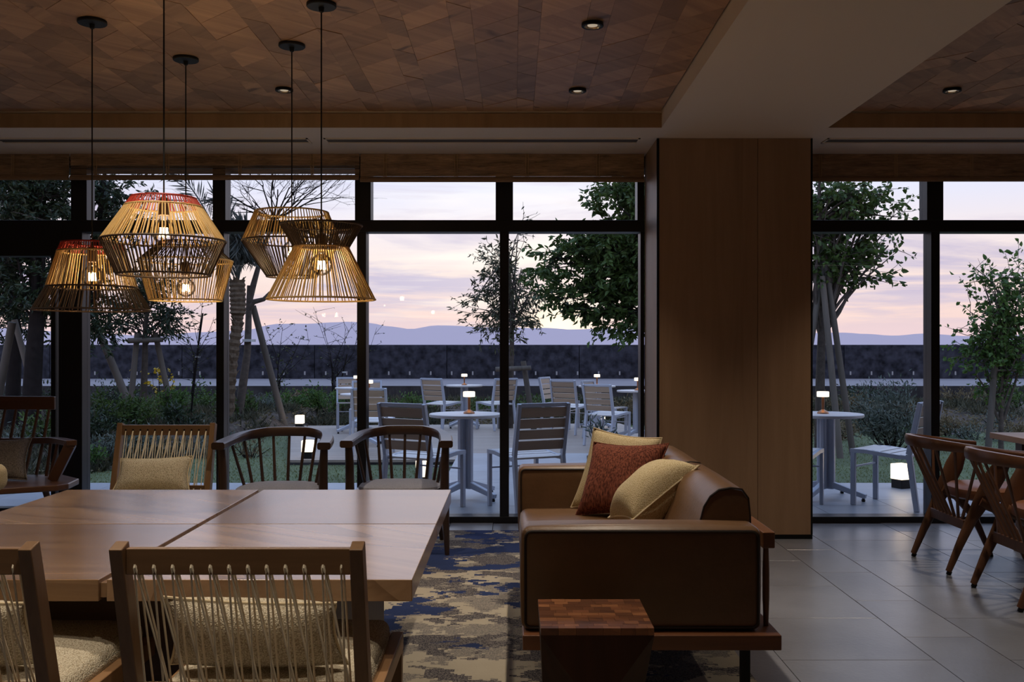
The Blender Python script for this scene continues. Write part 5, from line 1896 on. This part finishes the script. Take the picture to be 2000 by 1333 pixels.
# big dense tree by the column
random.seed(5)
tree('dense_tree', 'big dense dark green tree beside the wooden column', 'tree', 13.0, [(1335, 800), (1332, 700), (1330, 600), (1310, 500), (1290, 400), (1285, 300)],
     [(1195, 385, 65, 40), (1235, 350, 60, 40), (1215, 470, 55, 45), (1150, 495, 55, 42, 1.2), (1092, 500, 34, 24, 2), (1130, 470, 40, 25, 1.4), (1095, 575, 40, 26, 2), (1165, 560, 70, 45), (1185, 622, 45, 26, 1.6), (1225, 640, 32, 22, 1.8), (1072, 520, 24, 18, 2), (1230, 560, 50, 45), (1150, 420, 34, 34), (1240, 430, 45, 50), (1060, 512, 22, 14), (1135, 610, 26, 14), (1240, 510, 35, 45),
      (1330, 470, 70, 90), (1340, 360, 60, 50), (1420, 450, 60, 80)], 'leaf_mid', 17000, 0.10, 0.042, 'bark_dark', 0.13, 110, 0.3, ground=G0(1335, 13.0), fork=(0.3, 0.95), twig=0.36)

# right window trees
tree('staked_tree', 'tall leafy tree held by three stakes at the left of the right window', 'tree', 12.6, [(1600, 830), (1602, 740), (1605, 650), (1604, 560), (1600, 470), (1600, 390), (1602, 330)],
     [(1620, 385, 40, 38), (1675, 385, 50, 32), (1725, 395, 34, 34), (1640, 440, 45, 38), (1690, 440, 42, 28), (1740, 440, 22, 18), (1640, 505, 38, 25), (1690, 495, 45, 24), (1738, 490, 22, 14), (1720, 540, 25, 12), (1660, 548, 28, 14), (1612, 530, 22, 35), (1755, 415, 16, 16), (1660, 360, 60, 24), (1560, 420, 40, 60)], 'leaf_mid', 3900, 0.085, 0.05, 'bark', 0.065, 64, 0.4, ground=G0(1600, 12.6), fork=(0.3, 0.8), twig=0.36,
     extra_trunks=[([(1605, 610), (1630, 570), (1650, 520), (1672, 455)], 0.035), ([(1605, 640), (1640, 590), (1690, 530), (1735, 480)], 0.024)])
stake('round timber stake leaning from the right against the staked tree', gz(1668, 815, 12.4), at(1612, 508, 12.5), 0.04, GS)
stake('pale round stake nearest the trunk of the staked tree', gz(1642, 815, 12.2), at(1606, 540, 12.45), 0.042, GS)
stake('round stake leaning from the left against the staked tree', gz(1545, 815, 12.4), at(1612, 500, 12.55), 0.04, GS)
tree('garden_tree', 'fresh green small tree at the right edge of the right window', 'tree', 12.8, [(1955, 830), (1955, 760), (1960, 690), (1965, 620), (1960, 560)],
     [(1965, 575, 45, 40), (1925, 570, 26, 28), (1990, 610, 40, 45), (1945, 630, 38, 32), (1905, 600, 22, 22), (1930, 690, 50, 36), (1890, 690, 32, 28), (1985, 690, 40, 45), (1960, 730, 40, 28), (1915, 530, 14, 14), (1900, 650, 18, 18), (1985, 540, 30, 24)], 'leaf_light', 3300, 0.07, 0.042, 'bark', 0.035, 56, 0.35, ground=G0(1955, 12.8), fork=(0.15, 0.95), twig=0.3,
     extra_trunks=[([(1950, 820), (1925, 760), (1905, 730)], 0.02), ([(1960, 820), (1985, 740), (1995, 690)], 0.022)])
stake('short pale stake beside the fresh green small tree', gz(1928, 820, 12.6), at(1943, 716, 12.7), 0.042, GS)
stake('thin horizontal bar tied to the short pale stake', at(1940, 724, 12.68), at(1996, 724, 12.75), 0.016, GS)


def shrub(label, px, d, w, h, leaf, n, ll, lw, stems=14, group='shrubs in the planting bed', bark='bark_dark', droop=0.0, name='shrub', open_=0.25, cat='shrub'):
    b = gz(px, 0, d)
    t = thing(name, label, cat, b, 0, group)
    m = MB()
    lp, ld_ = [], []
    for q in range(stems):
        a = random.uniform(0, math.tau)
        rad = w / 2 * math.sqrt(random.random())
        e = Vector((rad * math.cos(a), rad * math.sin(a), h * random.uniform(.55, 1.0) * (1 - 0.35 * (2 * rad / w) ** 2)))
        s = Vector((0.12 * e.x, 0.12 * e.y, 0))
        pts = limb(m, s, e, 0.009, 0.003, 0.08, 4, 5)
        for k in range(n // stems):
            u = open_ + (1 - open_) * random.random() ** 0.7
            i0 = min(int(u * 4), 3)
            c = pts[i0].lerp(pts[i0 + 1], u * 4 - i0)
            lp.append(c + Vector((random.gauss(0, .05), random.gauss(0, .05), random.gauss(0, .04))) * (w + 0.3))
            ld_.append((e - s).normalized() * .5 + Vector((random.gauss(0, .6), random.gauss(0, .6), random.gauss(.15, .5))))
    tag(m.build('stems', bark, t, smooth=True), kind='stuff')
    leaf_cloud('foliage', leaf, t, lp, ld_, ll, lw, droop)
    return t


random.seed(77)
shrub('big silver-green olive shrub before the sea wall in the right window', 1742, 13.4, 1.15, 1.08, 'leaf_olive', 2600, 0.075, 0.02, 34, open_=0.3)
SH = [('bushy green shrub at the foot of the long pale pole', 222, 13.6, 1.0, .62, 'leaf_mid', 900),
      ('dark green shrub just right of the thick door post', 188, 12.4, .7, .5, 'leaf_dark', 500),
      ('green shrub under the tied young tree', 285, 13.8, .8, .52, 'leaf_mid', 700),
      ('green shrub with yellow blossom dots right of the tied young tree', 330, 15.2, .8, .6, 'leaf_light', 650),
      ('dark shrub left of the thin caned sapling', 352, 13.6, .7, .42, 'leaf_dark', 450),
      ('grey-green low shrub at the foot of the thin caned sapling', 405, 13.2, .9, .38, 'leaf_olive', 600),
      ('silvery low shrub above the lawn edge, left pane', 205, 11.4, .7, .36, 'leaf_olive', 480),
      ('small bright green shrub at the lawn edge, left pane', 178, 11.0, .4, .28, 'leaf_light', 260),
      ('silvery low shrub behind the cord-backed chair', 265, 11.9, .8, .36, 'leaf_olive', 520),
      ('dry brown low shrub behind the cord-backed chair', 330, 12.2, .7, .30, 'leaf_dry', 360),
      ('grey low shrub right of the cord-backed chair top', 400, 12.3, .6, .30, 'leaf_olive', 360),
      ('fresh green round shrub left of the deck chairs', 637, 17.9, .85, .68, 'leaf_light', 900),
      ('grassy green shrub at the foot of the long stake', 560, 18.2, .8, .42, 'leaf_light', 520),
      ('low green shrub between the palm and the long stake', 515, 17.6, .8, .36, 'leaf_olive', 480),
      ('low green shrub left of the palm trunk', 440, 15.6, .5, .5, 'leaf_mid', 330),
      ('small leafy shrub just right of the palm trunk', 478, 16.4, .4, .5, 'leaf_mid', 240),
      ('low green shrub under the deck chair left of the lamp table', 800, 18.6, 1.1, .36, 'leaf_light', 520),
      ('low green shrub behind the round lamp table', 935, 18.6, 1.0, .34, 'leaf_mid', 480),
      ('green shrub at the foot of the slim tree', 1042, 18.3, .9, .52, 'leaf_mid', 620),
      ('low dark shrub behind the right deck chairs', 1125, 18.5, 1.0, .38, 'leaf_dark', 480),
      ('reddish low shrub beside the column edge', 1232, 18.0, .8, .5, 'leaf_dry', 420),
      ('dry twiggy shrub under the staked tree', 1625, 14.6, .9, .42, 'leaf_dry', 380),
      ('dry brown shrub left of the right mullion', 1700, 15.5, .9, .36, 'leaf_dry', 380),
      ('green low shrub under the big olive shrub', 1770, 14.8, .9, .26, 'leaf_mid', 380),
      ('dry leafy shrub just right of the right mullion', 1855, 15.2, .9, .5, 'leaf_dry', 560),
      ('low olive shrub under the fresh green small tree', 1905, 14.6, .9, .36, 'leaf_olive', 460),
      ('dry low shrub at the right picture edge', 1975, 14.6, 1.0, .42, 'leaf_dry', 520)]
SH += [('dry grassy shrub beyond the right mullion, in front of the road edge', 1890, 19.0, 1.3, .42, 'leaf_dry', 520),
       ('dark low shrub in front of the retaining edge, centre of the right window', 1690, 19.5, 1.4, .4, 'leaf_dark', 520),
       ('green low shrub at the back of the bed at the right picture edge', 1985, 18.5, 1.3, .5, 'leaf_mid', 520),
       ('dry shrub at the back of the bed left of the big olive shrub', 1640, 18.0, 1.2, .4, 'leaf_dry', 460),
       ('grey low shrub at the lawn edge under the fresh green small tree', 1930, 16.6, .9, .26, 'leaf_olive', 380),
       ('dark green back-row shrub between the door post and the tied young tree', 232, 17.5, 1.5, .62, 'leaf_dark', 700),
       ('green back-row shrub right of the tied young tree', 372, 17.8, 1.5, .56, 'leaf_mid', 640),
       ('dark back-row shrub at the far left behind the settee', 60, 15.5, 1.6, .6, 'leaf_dark', 700),
       ('grassy front shrub at the far left behind the settee', 30, 11.5, 1.0, .45, 'leaf_olive', 520),
       ('green front shrub beside the door stile', 92, 11.8, .8, .5, 'leaf_mid', 460),
       ('low green back shrub behind the left deck cluster', 690, 18.8, 1.2, .5, 'leaf_mid', 560),
       ('low dry shrub right of the palms', 585, 19.6, 1.0, .34, 'leaf_dry', 380)]
for lab, px, d, w, h, lf, n in SH:
    shrub(lab, px, d, w, h, lf, n, 0.07 if lf != 'leaf_olive' else 0.06, 0.026 if lf != 'leaf_olive' else 0.014)
shrub('small sprig plant standing in the gap above the back throw pillow', 1172, 9.6, .36, .42, 'leaf_olive', 160, 0.07, 0.016, 9, group=None, name='potted_sprig', cat='plant')
bpy.data.objects['potted_sprig'].location.z = 0.18
pot = MB().lathe([(0.10, -0.18), (0.13, -0.02), (0.13, 0.0), (0.115, 0.0), (0.11, -0.03)], 20).build('pot', 'black', bpy.data.objects['potted_sprig'], smooth=True)
shrub('twiggy bush standing alone in the lawn near the deck', 486, 12.3, .55, .42, 'leaf_dry', 140, 0.06, 0.018, 16, group=None)
rp = sapling('yellow-flowering stalks behind the tied young tree', 15.4, 318, [([(300, 760), (298, 738)], .008), ([(310, 745), (313, 725)], .008), ([(322, 750), (325, 735)], .008), ([(338, 750), (342, 738)], .008)], 'flower', 10, 0.05, 0.04, group=None)
rp.name = 'flowering_plant'
rp['category'] = 'plant'

# scattered low ground plants and litter on the mulch, blades on the lawn
lp, ld_, lq, lqd = [], [], [], []
random.seed(9)
for q in range(6500):
    x = random.uniform(-9, 9)
    e = bed_edge(x)
    y = e + random.random() ** 1.5 * (23.5 - e)
    z = bed_z(x, y)
    if noise.noise(Vector((x * .7, y * .7, 9))) > -0.1:
        for w in range(8):
            lp.append(Vector((x + random.gauss(0, .06), y + random.gauss(0, .06), z)))
            ld_.append(Vector((random.gauss(0, .6), random.gauss(0, .6), 1)))
    for w in range(3):
        lq.append(Vector((x + random.gauss(0, .2), y + random.gauss(0, .2), z + 0.01)))
        lqd.append(Vector((random.gauss(0, 1), random.gauss(0, 1), .15)))
o = leaf_cloud('ground_cover', 'ground', bed, lp, ld_, 0.17, 0.018, 0.2)
tag(o, 'low tufts of grassy ground cover over the planting bed')
o = leaf_cloud('leaf_litter', 'leaf_dry', bed, lq, lqd, 0.07, 0.03)
tag(o, 'dry leaf litter scattered over the mulch')


def on_deck(x, y):
    if y < 11.45 or y > 17.1:
        return False
    u = (y - 11.5) / 5.2
    return -2.66 - 1.13 * u < x < 2.58 - 0.7 * u


lp, ld_ = [], []
for q in range(60000):
    y = 9.0 + 8.6 * random.random() ** 1.6
    x = random.uniform(-0.62 * y, 0.62 * y)
    if y > bed_edge(x) or on_deck(x, y) or (-0.66 < x < 2.0 and y < 11.6):
        continue
    lp.append((x, y, ZL))
    ld_.append((random.gauss(0, .45), random.gauss(0, .45), 1))
o = leaf_cloud('lawn_grass', 'grass', lawn, lp, ld_, 0.022, 0.008, 0.0, 0.1)
tag(o, 'short green lawn grass between terrace, deck and planting bed')
# pale stone at the lawn edge
rk = thing('rock', 'pale flat rock at the lawn edge in the right window', 'rock', at(1848, 828, 15.6))
rk.location.z = bed_z(rk.location.x, rk.location.y)
m = MB().lathe([(0.10, -0.06), (0.17, 0.0), (0.15, 0.05), (0.07, 0.085)], 10)
m.v = [(x * 1.5 + 0.02 * math.sin(9 * y), y, z + 0.015 * math.sin(14 * x)) for x, y, z in m.v]
m.build('stone', 'road', rk, smooth=True, angle=50)
